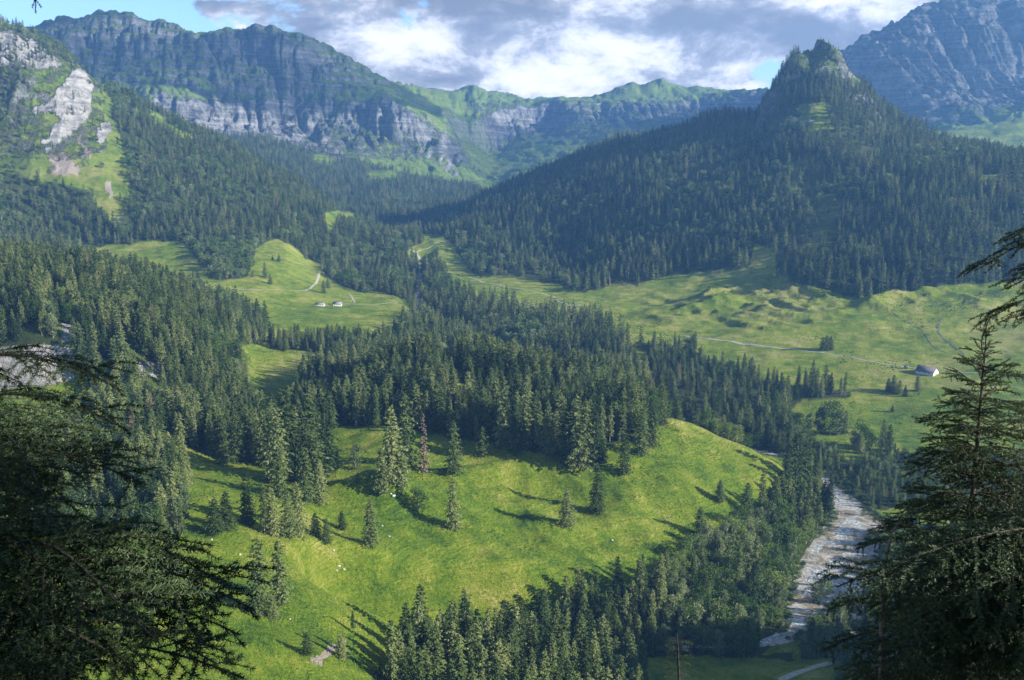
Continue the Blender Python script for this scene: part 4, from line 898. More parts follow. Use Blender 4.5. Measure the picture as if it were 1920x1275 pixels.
# ------------------------------------------------------------------ spruces close to the viewpoint
def needle_mat(name, a, b, c):
    m = bpy.data.materials.new(name); m.use_nodes = True; t = m.node_tree; t.nodes.clear()
    out = N(t, 'ShaderNodeOutputMaterial'); g = N(t, 'ShaderNodeNewGeometry'); oi = N(t, 'ShaderNodeObjectInfo')
    n = noise_node(t, g.outputs['Position'], 4.0, 3, .6)
    f = math_node(t, 'ADD', n, math_node(t, 'MULTIPLY', math_node(t, 'SUBTRACT', oi.outputs['Random'], .5), .25))
    col = ramp(t, f, [(.3, a), (.5, b), (.7, c)])
    bs = N(t, 'ShaderNodeBsdfPrincipled'); bs.inputs['Roughness'].default_value = .55; bs.inputs['Specular IOR Level'].default_value = .3
    t.links.new(col, bs.inputs['Base Color']); t.links.new(bs.outputs[0], out.inputs[0]); return m
M_NEEDLE = needle_mat('close_needles', (.016, .036, .014), (.034, .064, .022), (.064, .104, .034))
M_TWIG = bark_mat('twig_bark', (.030, .023, .018), (.10, .08, .065), 30)
def branch_mesh(name, seed, L, hang=.5, bare=.12, dens=1.0, nl=.023, nw=.0040):
    """one bough from the origin towards +X: axis, side twigs, shoots and needles"""
    r = np.random.default_rng(seed); seg = []       # shoots: p0, p1, needle flag, radius
    nA = max(5, int(L / .09)); ax = []
    for i in range(nA + 1):
        s = i / nA; ax.append(np.array([L * s, L * .03 * math.sin(s * 5 + seed), L * (.14 * math.sin(math.pi * s) - .0 * s)]))
    for i in range(nA): seg.append((ax[i], ax[i + 1], i / nA > .3, .004 + .013 * L / 2 * (1 - i / nA)))
    def up(a, b): return a
    step = .095 / dens; k = int(L * (1 - bare) / step)
    for i in range(k):
        s = bare + (1 - bare) * (i + r.uniform(0, .8)) / k
        p = np.array([np.interp(s, np.linspace(0, 1, nA + 1), [q[j] for q in ax]) for j in range(3)])
        l2 = min(.75, (.10 + .46 * L * (1 - s) * (.5 + .9 * min(1, s * 2.4)) * .8)) * r.uniform(.55, 1.1)
        for sg in ((-1, 1) if r.random() < .8 else (r.choice([-1, 1]),)):
            th = R(r.uniform(35, 62)); d = np.array([math.cos(th), sg * math.sin(th), r.uniform(-.05, .18)])
            n2 = max(2, int(l2 / .085)); q = p.copy(); dd = d.copy(); hg = hang * r.uniform(.5, 1.5)
            for j in range(n2):
                dd = dd + np.array([.05, 0, -hg * .16 * (1 + j * .10)]) + r.normal(size=3) * .05; dd /= np.linalg.norm(dd)
                q2 = q + dd * l2 / n2; seg.append((q, q2, True, .0028)); 
                if j >= 0 and l2 > .13:
                    for sg2 in (-1, 1):
                        if r.random() < .82:
                            side = np.cross(dd, [0, 0, 1.0]); side /= max(1e-6, np.linalg.norm(side))
                            e = dd * r.uniform(.6, 1.0) + side * sg2 * r.uniform(.5, .95) + np.array([0, 0, -hg * r.uniform(.1, .7)])
                            e /= np.linalg.norm(e); l3 = r.uniform(.08, .17) * (1.15 - .5 * j / n2)
                            seg.append((q2, q2 + e * l3, True, .0018))
                q = q2
    V = []; Fq = []; mi = []
    P0 = np.array([s[0] for s in seg]); P1 = np.array([s[1] for s in seg]); fl = np.array([s[2] for s in seg]); rad = np.array([s[3] for s in seg])
    D = P1 - P0; Ln = np.linalg.norm(D, axis=1, keepdims=True); D = D / Ln
    A = np.cross(D, [0.1, .2, 1.0]); A = unit(A); B_ = np.cross(D, A)
    n = len(seg); ang = [0, 2.094, 4.189]
    vs = []
    for e, P in ((0, P0), (1, P1)):
        for a_ in ang: vs.append(P + (A * math.cos(a_) + B_ * math.sin(a_)) * (rad * (1 if e == 0 else .8))[:, None])
    vs = np.stack(vs, 1).reshape(-1, 3); base = np.arange(n)[:, None] * 6
    q = np.concatenate([base + np.array([[j, (j + 1) % 3, (j + 1) % 3 + 3, j + 3]]) for j in range(3)])
    quads = q; Vall = [vs]; qi = [np.ones(len(q), int)]
    # needles as slim quads
    idx = np.where(fl)[0]; cnt = np.maximum(3, (Ln[idx, 0] / .0019).astype(int)); rep = np.repeat(idx, cnt); m = len(rep)
    s = r.random(m); base_p = P0[rep] + (P1 - P0)[rep] * s[:, None]; ph = r.uniform(0, 6.28, m)
    rd = A[rep] * np.cos(ph)[:, None] + B_[rep] * np.sin(ph)[:, None]; rd[:, 2] += .25
    nd = unit(D[rep] * r.uniform(.45, 1.0, m)[:, None] + unit(rd) * .95); w = unit(np.cross(nd, r.normal(size=(m, 3))))
    nlen = nl * r.uniform(.7, 1.25, m)[:, None]
    nv = np.stack([base_p - w * nw * .5, base_p + w * nw * .5, base_p + nd * nlen + w * nw * .22, base_p + nd * nlen - w * nw * .22], 1).reshape(-1, 3)
    off = len(vs); nq = np.arange(len(nv)).reshape(-1, 4) + off
    return np_mesh(name, np.concatenate([vs, nv]), np.concatenate([quads, nq]), None, False, np.concatenate([np.ones(len(quads), int), np.zeros(len(nq), int)]), [M_NEEDLE, M_TWIG])
BV = {L: [branch_mesh('bough_mesh', 500 + int(L * 10) + k, L, h, b_, d, nl=nl_) for k, h in enumerate(hs)] for L, hs, b_, d, nl_ in
      ((.25, (.1, .3), 0, 1.0, .017), (.6, (.25, .5), .04, 1.0, .017), (1.1, (.5, .8), .08, .95, .018), (1.9, (.7, 1.1, 1.5), .12, .8, .019))}
fr = np.random.default_rng(77)
def put_branch(parent, start, tip, roll=None, hangy=None):
    start = Vector(start); tip = Vector(tip); d = tip - start; L = d.length
    key = min(BV, key=lambda k: abs(math.log(k / max(L, .05))))
    me = BV[key][fr.integers(0, len(BV[key]))]
    x = d.normalized(); y = Vector((0, 0, 1)).cross(x).normalized(); z = x.cross(y)
    s = L / key; M = Matrix((x, y, z)).transposed().to_4x4()
    M = M @ Matrix.Rotation(roll if roll is not None else fr.normal() * .18, 4, 'X') @ Matrix.Diagonal((s, s * (1 if fr.random() < .5 else -1), s, 1))
    M.translation = start - parent.location
    o = link(bpy.data.objects.new('branch', me)); o.parent = parent; o.matrix_local = M
    return o
def at_px(u, v_, Yd):
    a, b = px_ray(u, v_); return Vector((float(a) * Yd, Yd, float(b) * Yd))
def trunk_obj(parent, height, r0, r1, top_lean=(0, 0), mat=None):
    o = link(bpy.data.objects.new('trunk', trunk_mesh('close_trunk', r0, height, mat or M_BARK, r1, top_lean, 9, 10))); o.parent = parent; return o
def ground_at(x, y): return float(terrain(np.array([x / y]), np.array([y]))[0])
def whorl_tree(u, v_top, Yd, label, half, depth_shown, taper=1.0, seed=1, dens=5):
    """a whole small spruce whose top shows; half = branch length one metre below the top"""
    top = at_px(u, v_top, Yd); gz = ground_at(top.x, top.y)
    e = link(bpy.data.objects.new('close_spruce', None)); e.location = (top.x, top.y, gz - .2); props(e, label, 'spruce tree')
    H = top.z - gz + .2
    trunk_obj(e, H, .013 * H, .005, mat=M_TWIG)
    r = np.random.default_rng(seed); z = .03; k = 0
    for a in range(4):
        th = a * 1.57 + seed; put_branch(e, (top.x, top.y, top.z - .05), (top.x + math.cos(th) * .10, top.y + math.sin(th) * .10, top.z + .02))
    put_branch(e, (top.x, top.y, top.z - .25), (top.x + .01, top.y, top.z + .12))
    while z < depth_shown:
        n = dens if z > .3 else 4
        for j in range(n):
            th = 6.283 * (j + r.uniform(-.3, .3)) / n + k * 1.1; L = (.10 + half * z ** .85) * r.uniform(.7, 1.15); L = min(L, 2.6)
            zz = top.z - z + r.uniform(-.05, .05)
            rise = .35 * L if z < .6 else (.05 - .22 * min(1, z / 3)) * L
            put_branch(e, (top.x, top.y, zz), (top.x + math.cos(th) * L, top.y + math.sin(th) * L, zz + rise))
        z += .115 + .05 * min(z, 3); k += 1
    return e
def edge_tree(X, Yd, label, tips, z_off=.25, fill=0, fill_box=None, seed=2, rad=.16, ht=None):
    """a big spruce whose trunk stands outside the picture; boughs reach the listed picture points"""
    gz = ground_at(X, Yd); topz = 3.0 if ht is None else ht; H = topz - gz + .2
    e = link(bpy.data.objects.new('close_spruce', None)); e.location = (X, Yd, gz - .2); props(e, label, 'spruce tree')
    trunk_obj(e, H, rad, .03)
    r = np.random.default_rng(seed)
    tl = [(t[0], t[1], Yd + (t[2] if len(t) > 2 else r.uniform(-.7, .5))) for t in tips]
    if fill_box is not None:
        k = 0
        while k < fill:
            uu, ww = r.uniform(fill_box[0], fill_box[1]), r.uniform(fill_box[2], fill_box[3])
            if in_poly(np.array([uu]), np.array([ww]), fill_box[4])[0]:
                tl.append((uu, ww, Yd + r.uniform(-.9, 1.6))); k += 1
    for (u, w_, yd) in tl:
        tip = at_px(u, w_, yd); d = math.hypot(tip.x - X, tip.y - Yd)
        s = Vector((X, Yd, tip.z + z_off * d * r.uniform(-.1, 1.0)))
        if d > 2.9:      # long boughs: carry the needles on the outer part
            q = s.lerp(tip, 1 - 2.2 / d)
            o = link(bpy.data.objects.new('limb', np_tube([s - e.location, q.lerp(s, .5) - e.location + Vector((0, 0, .05)), q.lerp(tip, .25) - e.location], [.035, .026, .014]))); o.parent = e
            s = q
        put_branch(e, s, tip)
    return e
def np_tube(P, rr, n=6, mat=None):
    vs = []; fs = []
    for i, p in enumerate(P):
        d = (P[min(i + 1, len(P) - 1)] - P[max(i - 1, 0)]).normalized(); a = d.orthogonal().normalized(); b_ = d.cross(a)
        for k in range(n): vs.append(tuple(p + (a * math.cos(6.283 * k / n) + b_ * math.sin(6.283 * k / n)) * rr[i]))
    for i in range(len(P) - 1):
        for k in range(n): fs.append((i * n + k, i * n + (k + 1) % n, i * n + (k + 1) % n + n, i * n + k + n))
    return np_mesh('tube', vs, fs, mat or M_TWIG, True)
def build_fore():
    whorl_tree(1850, 622, 9.6, 'spruce close to the viewpoint at the right with its pointed top in view', .44, 4.6, seed=3, dens=7)
    edge_tree(8.2, 9.4, 'spruce at the right edge, its drooping boughs hang in from outside', [(1824, 508, -.3), (1848, 602, .2), (1893, 447, 0), (1880, 540, -.1), (1905, 600, .3), (1912, 510, .5)], .18, seed=5)
    polyR = [(1670, 1290), (1690, 1180), (1740, 1080), (1790, 1010), (1840, 960), (1960, 900), (1960, 1300)]
    edge_tree(5.6, 8.6, 'dark leaning spruce filling the lower right corner close to the viewpoint', [(1572, 1104, -.6), (1625, 1136), (1600, 1240, -.4), (1640, 1088), (1640, 1140), (1610, 1262), (1650, 1230), (1700, 1150), (1720, 1090), (1790, 1020), (1740, 1200)],
                .12, 34, (1600, 1960, 900, 1300, polyR), seed=6, ht=-2.4)
    polyR2 = [(1800, 920), (1850, 800), (1960, 760), (1960, 1300), (1780, 1300)]
    edge_tree(9.0, 12.5, 'bushy spruce behind the pointed one at the right edge', [], .12, 34, (1700, 1960, 760, 1300, polyR2), seed=9, ht=-2.5)
    polyL = [(-60, 880), (60, 860), (150, 900), (200, 960), (190, 1030), (240, 1120), (330, 1190), (400, 1230), (420, 1300), (-60, 1300)]
    edge_tree(-2.95, 4.9, 'big dark spruce at the left edge reaching in with long boughs', [(224, 738, -.2), (236, 812, -.1), (60, 840, .3), (270, 912, -.2), (190, 880, .1), (232, 1035, -.1), (120, 1010, .2)], .10, 0, None, seed=7)
    edge_tree(-2.5, 4.3, 'nearest spruce at the lower left, almost black in the shade', [(470, 1152, -.2), (430, 1096, -.2), (445, 1200, -.1), (350, 1165, 0), (400, 1250), (230, 1060, .3), (225, 1150), (455, 1275, 0)],
              .08, 34, (-60, 420, 860, 1300, polyL), seed=8, ht=-.9)
    tw = link(bpy.data.objects.new('close_spruce', None)); tw.location = at_px(40, -60, 4.5); props(tw, 'single dark twig tip hanging into the sky at the top left corner', 'spruce twig')
    put_branch(tw, at_px(56, -30, 4.5), at_px(65, 24, 4.5), 0.3)
    # unseen spruces added sunward of the viewpoint to shade the near boughs
    for k, (x, y, h) in enumerate([(18, .5, 19), (13, -5, 14), (24, -1, 21), (30, -9, 24), (9.5, -8, 13), (20, -12, 22)]):
        gz = -2.6 + (2 - y) * .42
        place(SPR[k % 4], (x, y, gz - .3), h, k, 'unseen spruce added behind the viewpoint to shade the near boughs', 'unseen spruces added to shade the near boughs', 'spruce_tree', 'tree', 1.25)
build_fore()
# leaning dead stem and a bare snag near the viewpoint
def snag(label, pts, rr, twigs, Yd, bark=None):
    P = [at_px(u, w_, Yd) for u, w_ in pts]; base = Vector((P[-1].x, P[-1].y, ground_at(P[-1].x, P[-1].y) - .1))
    P = P + [base]; rr = rr + [rr[-1] * 1.3]
    e = link(bpy.data.objects.new('thin_spruce', None)); e.location = base; props(e, label, 'spruce tree')
    o = link(bpy.data.objects.new('trunk', np_tube([p - base for p in P], rr, 6, bark or M_BARK))); o.parent = e
    for (u0, v0, u1, v1) in twigs: put_branch(e, at_px(u0, v0, Yd), at_px(u1, v1, Yd + fr.uniform(-.1, .1)))
snag('thin curved young spruce with few twigs right of the river', [(1692, 972), (1672, 1000), (1662, 1040), (1657, 1090), (1655, 1130), (1652, 1290)], [.012, .016, .02, .024, .028, .03],
     [(1672, 1000, 1632, 985), (1676, 992, 1645, 1005), (1668, 1000, 1625, 1003), (1660, 1080, 1635, 1100), (1658, 1085, 1690, 1080), (1657, 1100, 1640, 1125), (1657, 1105, 1685, 1120), (1658, 1070, 1640, 1080), (1680, 985, 1655, 978)], 9.5)
snag('bare dead spruce pole at the bottom edge of the picture', [(1270, 1188), (1271, 1215), (1272, 1245), (1274, 1300)], [.012, .03, .045, .06],
     [(1271, 1200 + 7 * k, 1271 + (20 + (k * 7) % 9) * (1 if k % 2 else -1), 1206 + 7 * k - (k * 5) % 9) for k in range(11)], 36, bark_mat('dark_pole_bark', (.010, .008, .007), (.03, .025, .02)))  # pole bark darker than the other barks
# ------------------------------------------------------------------ river bed, stream, roads
def simple_mat(name, stops, scale, bump=.0, rough=.9, detail=6, spec=.2):
    m = bpy.data.materials.new(name); m.use_nodes = True; t = m.node_tree; t.nodes.clear()
    out = N(t, 'ShaderNodeOutputMaterial'); bs = N(t, 'ShaderNodeBsdfPrincipled'); bs.inputs['Roughness'].default_value = rough; bs.inputs['Specular IOR Level'].default_value = spec
    g = N(t, 'ShaderNodeNewGeometry'); n = noise_node(t, g.outputs['Position'], scale, detail, .65)
    t.links.new(ramp(t, n, stops), bs.inputs['Base Color'])
    if bump:
        bp = N(t, 'ShaderNodeBump'); bp.inputs['Distance'].default_value = bump; t.links.new(n, bp.inputs['Height']); t.links.new(bp.outputs[0], bs.inputs['Normal'])
    t.links.new(bs.outputs[0], out.inputs[0]); return m
def gravel_mat():
    m = simple_mat('gravel', [(.3, (.13, .12, .10)), (.46, (.25, .235, .205)), (.6, (.38, .36, .33)), (.72, (.52, .50, .47))], .45, .5, detail=9)
    t = m.node_tree; bs = next(n for n in t.nodes if n.type == 'BSDF_PRINCIPLED'); c = bs.inputs['Base Color'].links[0].from_socket
    g = N(t, 'ShaderNodeNewGeometry'); n = noise_node(t, g.outputs['Position'], .07, 5, .6, .8)
    t.links.new(mixc(t, math_node(t, 'MULTIPLY', smooth(t, n, .47, .56), .85), c, (.15, .12, .065)), bs.inputs['Base Color']); return m
M_GRAVEL = gravel_mat()
M_ROAD = simple_mat('gravel_road', [(.35, (.20, .20, .13)), (.65, (.36, .34, .26))], .6, .1)
M_TRACK = simple_mat('field_track', [(.35, (.20, .21, .12)), (.65, (.36, .34, .24))], .3, .1)
M_WATER = simple_mat('water', [(.38, (.13, .155, .15)), (.52, (.26, .285, .27)), (.62, (.60, .61, .59))], .8, .1, .6, spec=.2)
M_DITCH = simple_mat('wet_ditch', [(.35, (.05, .06, .035)), (.65, (.11, .12, .075))], .5, .2)
def ribbon(name, pts, mat, lift, nacross=6, wob=0.0, seed=0, step=2.5, drape=True, kind='structure', label=None, humps=0.0):
    """pts: rows (X, Y, half width, z)"""
    D = _dense(np.asarray(pts, float), step); d = np.gradient(D[:, :2], axis=0); d /= np.maximum(1e-6, np.hypot(d[:, 0], d[:, 1]))[:, None]
    nrm = np.stack([-d[:, 1], d[:, 0]], 1); s = np.linspace(-1, 1, nacross)
    hw = D[:, 2] * (1 + wob * fbm(D[:, 0], D[:, 1], 14, 2, seed + 1))
    ctr = D[:, :2] + nrm * (D[:, 2] * wob * .6 * fbm(D[:, 0] + 99, D[:, 1], 30, 2, seed))[:, None]
    XY = ctr[:, None] + nrm[:, None] * (s[None, :, None] * hw[:, None, None])
    X, Y = XY[..., 0].ravel(), XY[..., 1].ravel()
    if drape: Z = terrain(X / Y, Y) + lift
    else: Z = np.repeat(D[:, 3], nacross) + lift
    if humps: Z = Z + humps * fbm(X, Y, 9, 3, 44)
    n = len(D); i = np.arange(n * nacross).reshape(n, nacross); f = np.stack([i[:-1, :-1], i[:-1, 1:], i[1:, 1:], i[1:, :-1]], -1).reshape(-1, 4)
    me = np_mesh(name, np.stack([X, Y, Z], 1), f, mat, True); o = link(bpy.data.objects.new(name, me)); o['kind'] = kind
    return o
bed = RIVD.copy(); bed[:, 2] = bed[:, 2] * 1.12 + 2
ribbon('river_bed', bed[(bed[:, 0] > 95) | (bed[:, 1] > 700)][::2], M_GRAVEL, -.28, 14, .10, 3, 2.0, False, humps=.30)
for a in ARMD:
    b_ = a.copy(); b_[:, 2] += 2; ribbon('river_bed', b_, M_GRAVEL, -.33, 10, .2, 9, 2.0, False, humps=.2)
def stream(uvs, hw, lift=.10, z=-240.6):
    rows = []
    for u, w_ in uvs:
        x, y = uvz(u, w_, z); rows.append((x, y, hw, z))
    return np.array(rows)
def bed_z(X, Y):
    k = np.argmin((X[:, None] - RIVD[None, :, 0]) ** 2 + (Y[:, None] - RIVD[None, :, 1]) ** 2, 1); return RIVD[k, 3]
for uvs, hw in ([(1542, 893), (1553, 910), (1562, 925), (1574, 940), (1592, 952), (1606, 966), (1612, 980), (1604, 992), (1585, 1002), (1560, 1012), (1535, 1020), (1518, 1032), (1514, 1045), (1522, 1056), (1540, 1060), (1566, 1056)], 1.1), \
        ([(1602, 960), (1596, 975), (1585, 988), (1566, 1000)], .7), ([(1545, 1062), (1528, 1080), (1512, 1100), (1500, 1125), (1496, 1150), (1494, 1172), (1487, 1190), (1468, 1203), (1420, 1208), (1340, 1212), (1250, 1212)], 1.4), ([(1612, 1072), (1610, 1100), (1604, 1130), (1601, 1155)], 2.6):
    rws = stream(uvs, hw * 2.6); rws = _dense(rws, 3); rws[:, 3] = bed_z(rws[:, 0], rws[:, 1])
    o = ribbon('river', rws, M_WATER, -.24, 8, .5, 21, 1.5, False)
rws = RIVD[(RIVD[:, 1] > 1230) & (RIVD[:, 1] < 1500)].copy(); rws[:, 2] = 2.2; ribbon('river', rws, M_WATER, .12, 4, .4, 22, 3, False)
def road(uvs, hw, mat=None, name='road', lift=.22):
    P = cast([p[0] for p in uvs], [p[1] for p in uvs]); rows = np.stack([P[:, 0], P[:, 1], np.full(len(P), hw), P[:, 2]], 1)
    return ribbon(name, rows, mat or M_ROAD, lift, 4, .12, 31, 2.5)
road([(1280, 630), (1340, 637), (1400, 646), (1480, 655), (1530, 660)], 1.9)
road([(1530, 660), (1580, 667), (1620, 677), (1660, 683), (1700, 688), (1722, 692)], 1.2)
road([(1752, 697), (1800, 699), (1870, 702), (1935, 704)], 1.0, M_TRACK)
road([(880, 520), (920, 532), (960, 540), (1000, 546), (1035, 555), (1045, 566), (1070, 574), (1090, 572)], 1.7)
road([(1000, 573), (1030, 575), (1070, 574), (1120, 562)], 1.0)
road([(765, 467), (780, 474), (786, 484), (794, 490)], 2.4); road([(780, 474), (810, 462), (850, 447)], 1.4, M_TRACK)
road([(600, 510), (597, 520), (592, 532), (584, 539), (573, 545)], 1.9); road([(573, 545), (520, 544), (470, 543), (420, 540), (380, 536)], 1.0)
road([(598, 512), (575, 500), (540, 488), (500, 478)], .8, M_TRACK)
road([(640, 568), (668, 570), (662, 562), (655, 550)], 1.1); road([(590, 573), (640, 571), (700, 572), (765, 574)], 1.0)
road([(550, 660), (600, 668), (645, 678)], 1.2); road([(355, 748), (380, 744), (402, 735)], 1.4)
road([(1570, 1242), (1540, 1246), (1510, 1255), (1480, 1267), (1462, 1276)], 1.7)
road([(1766, 596), (1757, 612), (1760, 626), (1775, 640), (1790, 652), (1808, 664)], 1.3, M_DITCH, 'ditch', .15)
road([(1672, 585), (1690, 600), (1715, 612), (1735, 625), (1740, 640), (1755, 655), (1775, 662)], .8, M_DITCH, 'ditch', .15)
# ------------------------------------------------------------------ buildings
def flat_mat(name, c, rough=.8):
    return simple_mat(name, [(.3, tuple(x * .8 for x in c)), (.7, tuple(min(1, x * 1.15) for x in c))], 1.2, .02, rough)
M_PLASTER = flat_mat('white_plaster', (.66, .64, .60)); M_SLATE = flat_mat('grey_roof', (.10, .10, .105)); M_WOOD = flat_mat('weathered_wood', (.16, .11, .075)); M_PANE = flat_mat('dark_pane', (.03, .035, .04), .2)
M_TIN = flat_mat('pale_tin_roof', (.20, .20, .20)); M_TILE = flat_mat('brown_tile_roof', (.30, .15, .09)); M_STONE = flat_mat('white_stone', (.42, .40, .37))
def box_vf(x0, x1, y0, y1, z0, z1):
    return [(x, y, z) for x in (x0, x1) for y in (y0, y1) for z in (z0, z1)], [(0, 1, 3, 2), (4, 6, 7, 5), (0, 4, 5, 1), (2, 3, 7, 6), (0, 2, 6, 4), (1, 5, 7, 3)]
def boxes(name, lst, mat, parent):
    V = []; Fc = []
    for b in lst:
        v_, f = box_vf(*b); Fc += [tuple(i + len(V) for i in q) for q in f]; V += v_
    o = link(bpy.data.objects.new(name, np_mesh(name, V, np.array(Fc), mat))); o.parent = parent; return o
def house(name, label, u, w_, L, W, H, ridge, rz, wall, roofm, cat='building', wins=3, door=True):
    p = cast([u], [w_])[0]; e = link(bpy.data.objects.new(name, None)); e.location = p; e.rotation_euler = (0, 0, rz); props(e, label, cat)
    l, w, o_ = L / 2, W / 2, .6
    V = [(-l, -w, -1.5), (l, -w, -1.5), (l, w, -1.5), (-l, w, -1.5), (-l, -w, H), (l, -w, H), (l, w, H), (-l, w, H), (-l, 0, H + ridge), (l, 0, H + ridge)]
    me = bpy.data.meshes.new('wall'); me.from_pydata(V, [], [(0, 1, 5, 4), (2, 3, 7, 6), (1, 2, 6, 9, 5), (3, 0, 4, 8, 7)]); me.materials.append(wall)
    o = link(bpy.data.objects.new('wall', me)); o.parent = e
    sl_ = ridge / w; th = .22
    for s in (-1, 1):
        y0, z0 = s * (w + o_), H - sl_ * o_; V = []
        for dz in (0.03, th):
            V += [(-l - o_, 0, H + ridge + dz), (l + o_, 0, H + ridge + dz), (l + o_, y0, z0 + dz), (-l - o_, y0, z0 + dz)]
        f = [(0, 1, 2, 3), (4, 5, 6, 7), (0, 1, 5, 4), (1, 2, 6, 5), (2, 3, 7, 6), (3, 0, 4, 7)]
        o = link(bpy.data.objects.new('roof', np_mesh('roof', V, np.array(f), roofm))); o.parent = e
    for i in range(wins):
        x = -l + L * (i + 1) / (wins + 1); wv = boxes('window', [(x - .55, x + .55, -w - .05, -w + .02, H * .42, H * .78)], M_PLASTER if wall is not M_PLASTER else M_WOOD, e)
        pn = boxes('pane', [(x - .42, x + .42, -w - .08, -w - .052, H * .46, H * .74)], M_PANE, wv)
    if door: boxes('door', [(l + .0, l + .08, -1.0, 1.0, -.2, 2.2)], M_WOOD, e)
    return e
house('alpine_barn', 'long barn with dark grey roof and white gable beside the road on the right pasture', 1738, 700, 19, 11, 2.6, 4.4, R(-50), M_PLASTER, M_SLATE, 'barn')
house('shed', 'small dark shed at the roadside a little left of the barn', 1699, 691, 3.2, 2.6, 1.8, .8, R(-10), M_WOOD, M_SLATE, 'shed', 0, False)
house('alpine_hut', 'long low white hut with flat grey roof, left one of two on the green meadow', 600, 573, 13, 6, 2.2, 1.8, R(2), M_PLASTER, M_TIN, 'hut', 4)
house('alpine_hut', 'taller white hut with windows, right one of two on the green meadow', 633, 573, 12, 7, 3.0, 2.6, R(4), M_PLASTER, M_TIN, 'hut', 4)
house('forest_cabin', 'little cabin with brown roof half hidden among the trees at the left', 423, 716, 7, 6, 3, 2.0, R(20), M_PLASTER, M_TILE, 'cabin', 2)
# ------------------------------------------------------------------ boulders on the meadow
def boulder(u, w_, r_, label, seed):
    import bmesh
    p = cast([u], [w_])[0]; bm = bmesh.new(); bmesh.ops.create_icosphere(bm, subdivisions=2, radius=1); q = random.Random(seed)
    for v_ in bm.verts:
        n = v_.co.normalized(); v_.co = v_.co * (1 + .28 * math.sin(n.x * 4 + seed) * math.cos(n.y * 5 - seed) + q.uniform(-.10, .10)); v_.co.z *= .6; v_.co *= r_ * .75
    me = bpy.data.meshes.new('boulder'); bm.to_mesh(me); bm.free(); me.materials.append(M_STONE)
    o = link(bpy.data.objects.new('boulder', me)); o.location = (p[0], p[1], p[2] + r_ * .15); props(o, label, 'boulder', 'boulders on the meadow')
for k, (u, w_, r_, lab) in enumerate([(738, 930, 1.5, 'pale boulder on the grassy ridge corner above the young leaf tree'), (733, 926, .8, 'smaller pale stone beside the boulder on the ridge corner'), (800, 884, 1.4, 'pale boulder at the foot of the reddish spruce'),
        (808, 884, .8, 'small stone beside the boulder at the reddish spruce'), (717, 986, .7, 'small white stone on the steep bank right of the slope spruce'), (730, 1006, .7, 'small white stone lower on the steep bank'),
        (1148, 1013, .9, 'lone white stone near the lower edge of the right meadow'), (636, 1062, 1.1, 'pale boulder in the middle of the lower meadow'), (645, 1068, .9, 'flat pale stone right of the boulder in the middle of the lower meadow'), (632, 1070, .7, 'small pale stone below the boulder in the middle of the lower meadow'),
        (626, 1032, .8, 'narrow white stone above the middle of the lower meadow'), (450, 1040, .8, 'white stone left of the near spruce pair'), (463, 1061, .7, 'white stone close beside the left spruce of the near pair'), (450, 1067, .8, 'lower white stone left of the near spruce pair'),
        (397, 1012, .7, 'white stone below the bare-trunked spruce at the meadow edge'), (544, 1161, .5, 'tiny white stone right of the near spruce pair'), (1087, 893, .6, 'small grey stone on the upper right meadow'), (640, 1218, .9, 'pale stone on the bare earth bank')]):
    boulder(u, w_, r_, lab, k)
# ------------------------------------------------------------------ herb clumps, low shrubs, river stones
def tuft_mesh(name, seed, n, mat, flat=.7, L=.5):
    r = np.random.default_rng(seed); d = unit(r.normal(size=(n, 3)) * np.array([1, 1, .6])); d[:, 2] = np.abs(d[:, 2]) * flat
    C = d * r.uniform(.2, .9, n)[:, None]; D = unit(d + r.normal(size=(n, 3)) * .5 + np.array([0, 0, .3])); W_ = r.normal(size=(n, 3)); W_ = unit(W_ - D * (W_ * D).sum(1)[:, None])
    V, Fc = kite_faces(C, D, W_, None, r.uniform(.7, 1.3, n) * L, r.uniform(.5, 1.0, n) * L); return np_mesh(name, V, Fc, mat)
def stone_mesh(seed):
    import bmesh
    bm = bmesh.new(); bmesh.ops.create_icosphere(bm, subdivisions=1, radius=1); q = random.Random(seed)
    for v_ in bm.verts: v_.co *= q.uniform(.7, 1.15); v_.co.z *= .6
    me = bpy.data.meshes.new('stone'); bm.to_mesh(me); bm.free(); me.materials.append(M_STONE); return me
M_HERB = leaf_mat('herb_leaves', (.018, .050, .008), (.035, .085, .012), (.07, .13, .02), .25)
M_STRAW = leaf_mat('dry_grass', (.10, .13, .025), (.17, .19, .05), (.26, .25, .09), .25)
tiny = bpy.data.collections.new('small_kinds')
for i, me in enumerate([tuft_mesh('herb', 1, 60, M_HERB), tuft_mesh('herb', 2, 60, M_HERB, .5), tuft_mesh('straw', 3, 50, M_STRAW, .8, .6), stone_mesh(1), stone_mesh(2), tuft_mesh('shrub', 5, 130, M_BROAD, 1.0, .3), tuft_mesh('shrub', 6, 130, M_WILLOW, 1.0, .3)]):
    tiny.objects.link(bpy.data.objects.new('s%02d' % i, me))
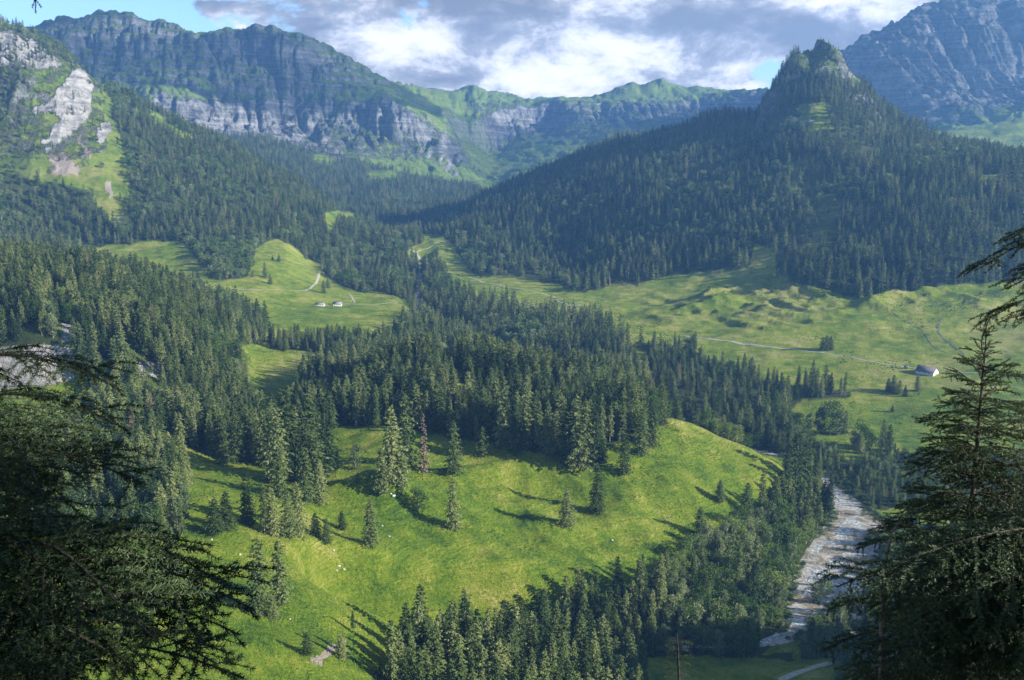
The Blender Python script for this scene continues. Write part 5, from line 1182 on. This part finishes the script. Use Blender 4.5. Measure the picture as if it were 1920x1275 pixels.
def sprinkle(name, label, P, Z, kinds, size, squash=(.6, 1.0)):
    n = len(P); me = bpy.data.meshes.new(name); me.vertices.add(n); me.vertices.foreach_set('co', np.stack([P[:, 0], P[:, 1], Z], 1).astype(np.float32).ravel())
    r = np.random.default_rng(len(name)); zs = r.uniform(*squash, n)
    a = me.attributes.new('kind_index', 'INT', 'POINT'); a.data.foreach_set('value', r.choice(kinds, n).astype(np.int32))
    a = me.attributes.new('size', 'FLOAT_VECTOR', 'POINT'); a.data.foreach_set('vector', np.stack([size, size * r.uniform(.7, 1.3, n), size * zs], 1).astype(np.float32).ravel())
    a = me.attributes.new('turn', 'FLOAT_VECTOR', 'POINT'); a.data.foreach_set('vector', np.stack([np.zeros(n), np.zeros(n), r.uniform(0, 6.28, n)], 1).astype(np.float32).ravel())
    o = link(bpy.data.objects.new(name, me)); o['kind'] = 'stuff'; o['label'] = label
    g = bpy.data.node_groups['spruce_forest'].copy()
    for nd in g.nodes:
        if nd.type == 'COLLECTION_INFO': nd.inputs['Collection'].default_value = tiny
    md = o.modifiers.new('pieces', 'NODES'); md.node_group = g
def small_things():
    r = np.random.default_rng(21)
    # meadow: herbs and dry grass in drifts
    n = 60000; X = r.uniform(-330, 260, n); Y = r.uniform(335, 700, n); t_ = X / Y; Z, dist = terrain(t_, Y, True); u, w_ = project(X, Y, Z); reg = region(u, w_, Y)
    drift = fbm(X, Y, 26, 3, 55) + .5 * fbm(X, Y, 6, 2, 56) + .9 * np.exp(-(((u - 400) / 190) ** 2 + ((w_ - 1050) / 60) ** 2))
    ok = (dist > 5) & ((reg < 0)) & (drift > .30); P = np.stack([X, Y], 1)[ok][:11000]; Zk = Z[ok][:11000]
    sprinkle('meadow_herbs', 'dark leafy herb clumps and tall grass tufts on the near meadow', P, Zk, [0, 1, 1, 2], r.uniform(.15, .50, len(P)) * np.clip(P[:, 1] / 560, .7, 1.2))
    # pasture: low shrubs
    n = 26000; X = r.uniform(80, 760, n); Y = r.uniform(850, 1560, n); Z = terrain(X / Y, Y); u, w_ = project(X, Y, Z); reg = region(u, w_, Y)
    q = fbm(X, Y, 60, 3, 57) + .4 * fbm(X, Y, 12, 2, 58) + .55 * np.exp(-(((X - 420) / 170) ** 2 + ((Y - 1340) / 120) ** 2)); ok = (reg < 0) & (q > .55)
    P = np.stack([X, Y], 1)[ok][:3500]; sprinkle('pasture_shrubs', 'low dark shrubs scattered over the humpy right pasture', P, Z[ok][:3500], [0, 1, 5], r.uniform(.25, 1.0, len(P)))
    # gravel: stones and bank bushes
    D = np.concatenate([RIVD[RIVD[:, 1] < 820]] + ARMD); k = r.integers(0, len(D), 3800); X = D[k, 0] + r.uniform(-1, 1, 3800) * (D[k, 2] + 2); Y = D[k, 1] + r.uniform(-3, 3, 3800)
    sprinkle('river_stones', 'grey stones and gravel heaps strewn over the river bed', np.stack([X, Y], 1), D[k, 3] - .30, [3, 4], r.uniform(.12, .55, 3800) ** 1.3 * 1.3, (.5, .9))
    n = 60000; X = r.uniform(60, 420, n); Y = r.uniform(430, 860, n); Z, dist = terrain(X / Y, Y, True); u, w_ = project(X, Y, Z)
    ok = (dist > -3.5) & (dist < 10) & (u > 1460) & (w_ < 1200) & (fbm(X, Y, 20, 2, 61) > -.35); P = np.stack([X, Y], 1)[ok][:1900]
    sprinkle('bank_bushes', 'willow and alder bushes along both edges of the gravel bed', P, Z[ok][:1900], [5, 6, 6], r.uniform(.7, 2.1, len(P)), (.8, 1.5))
small_things()
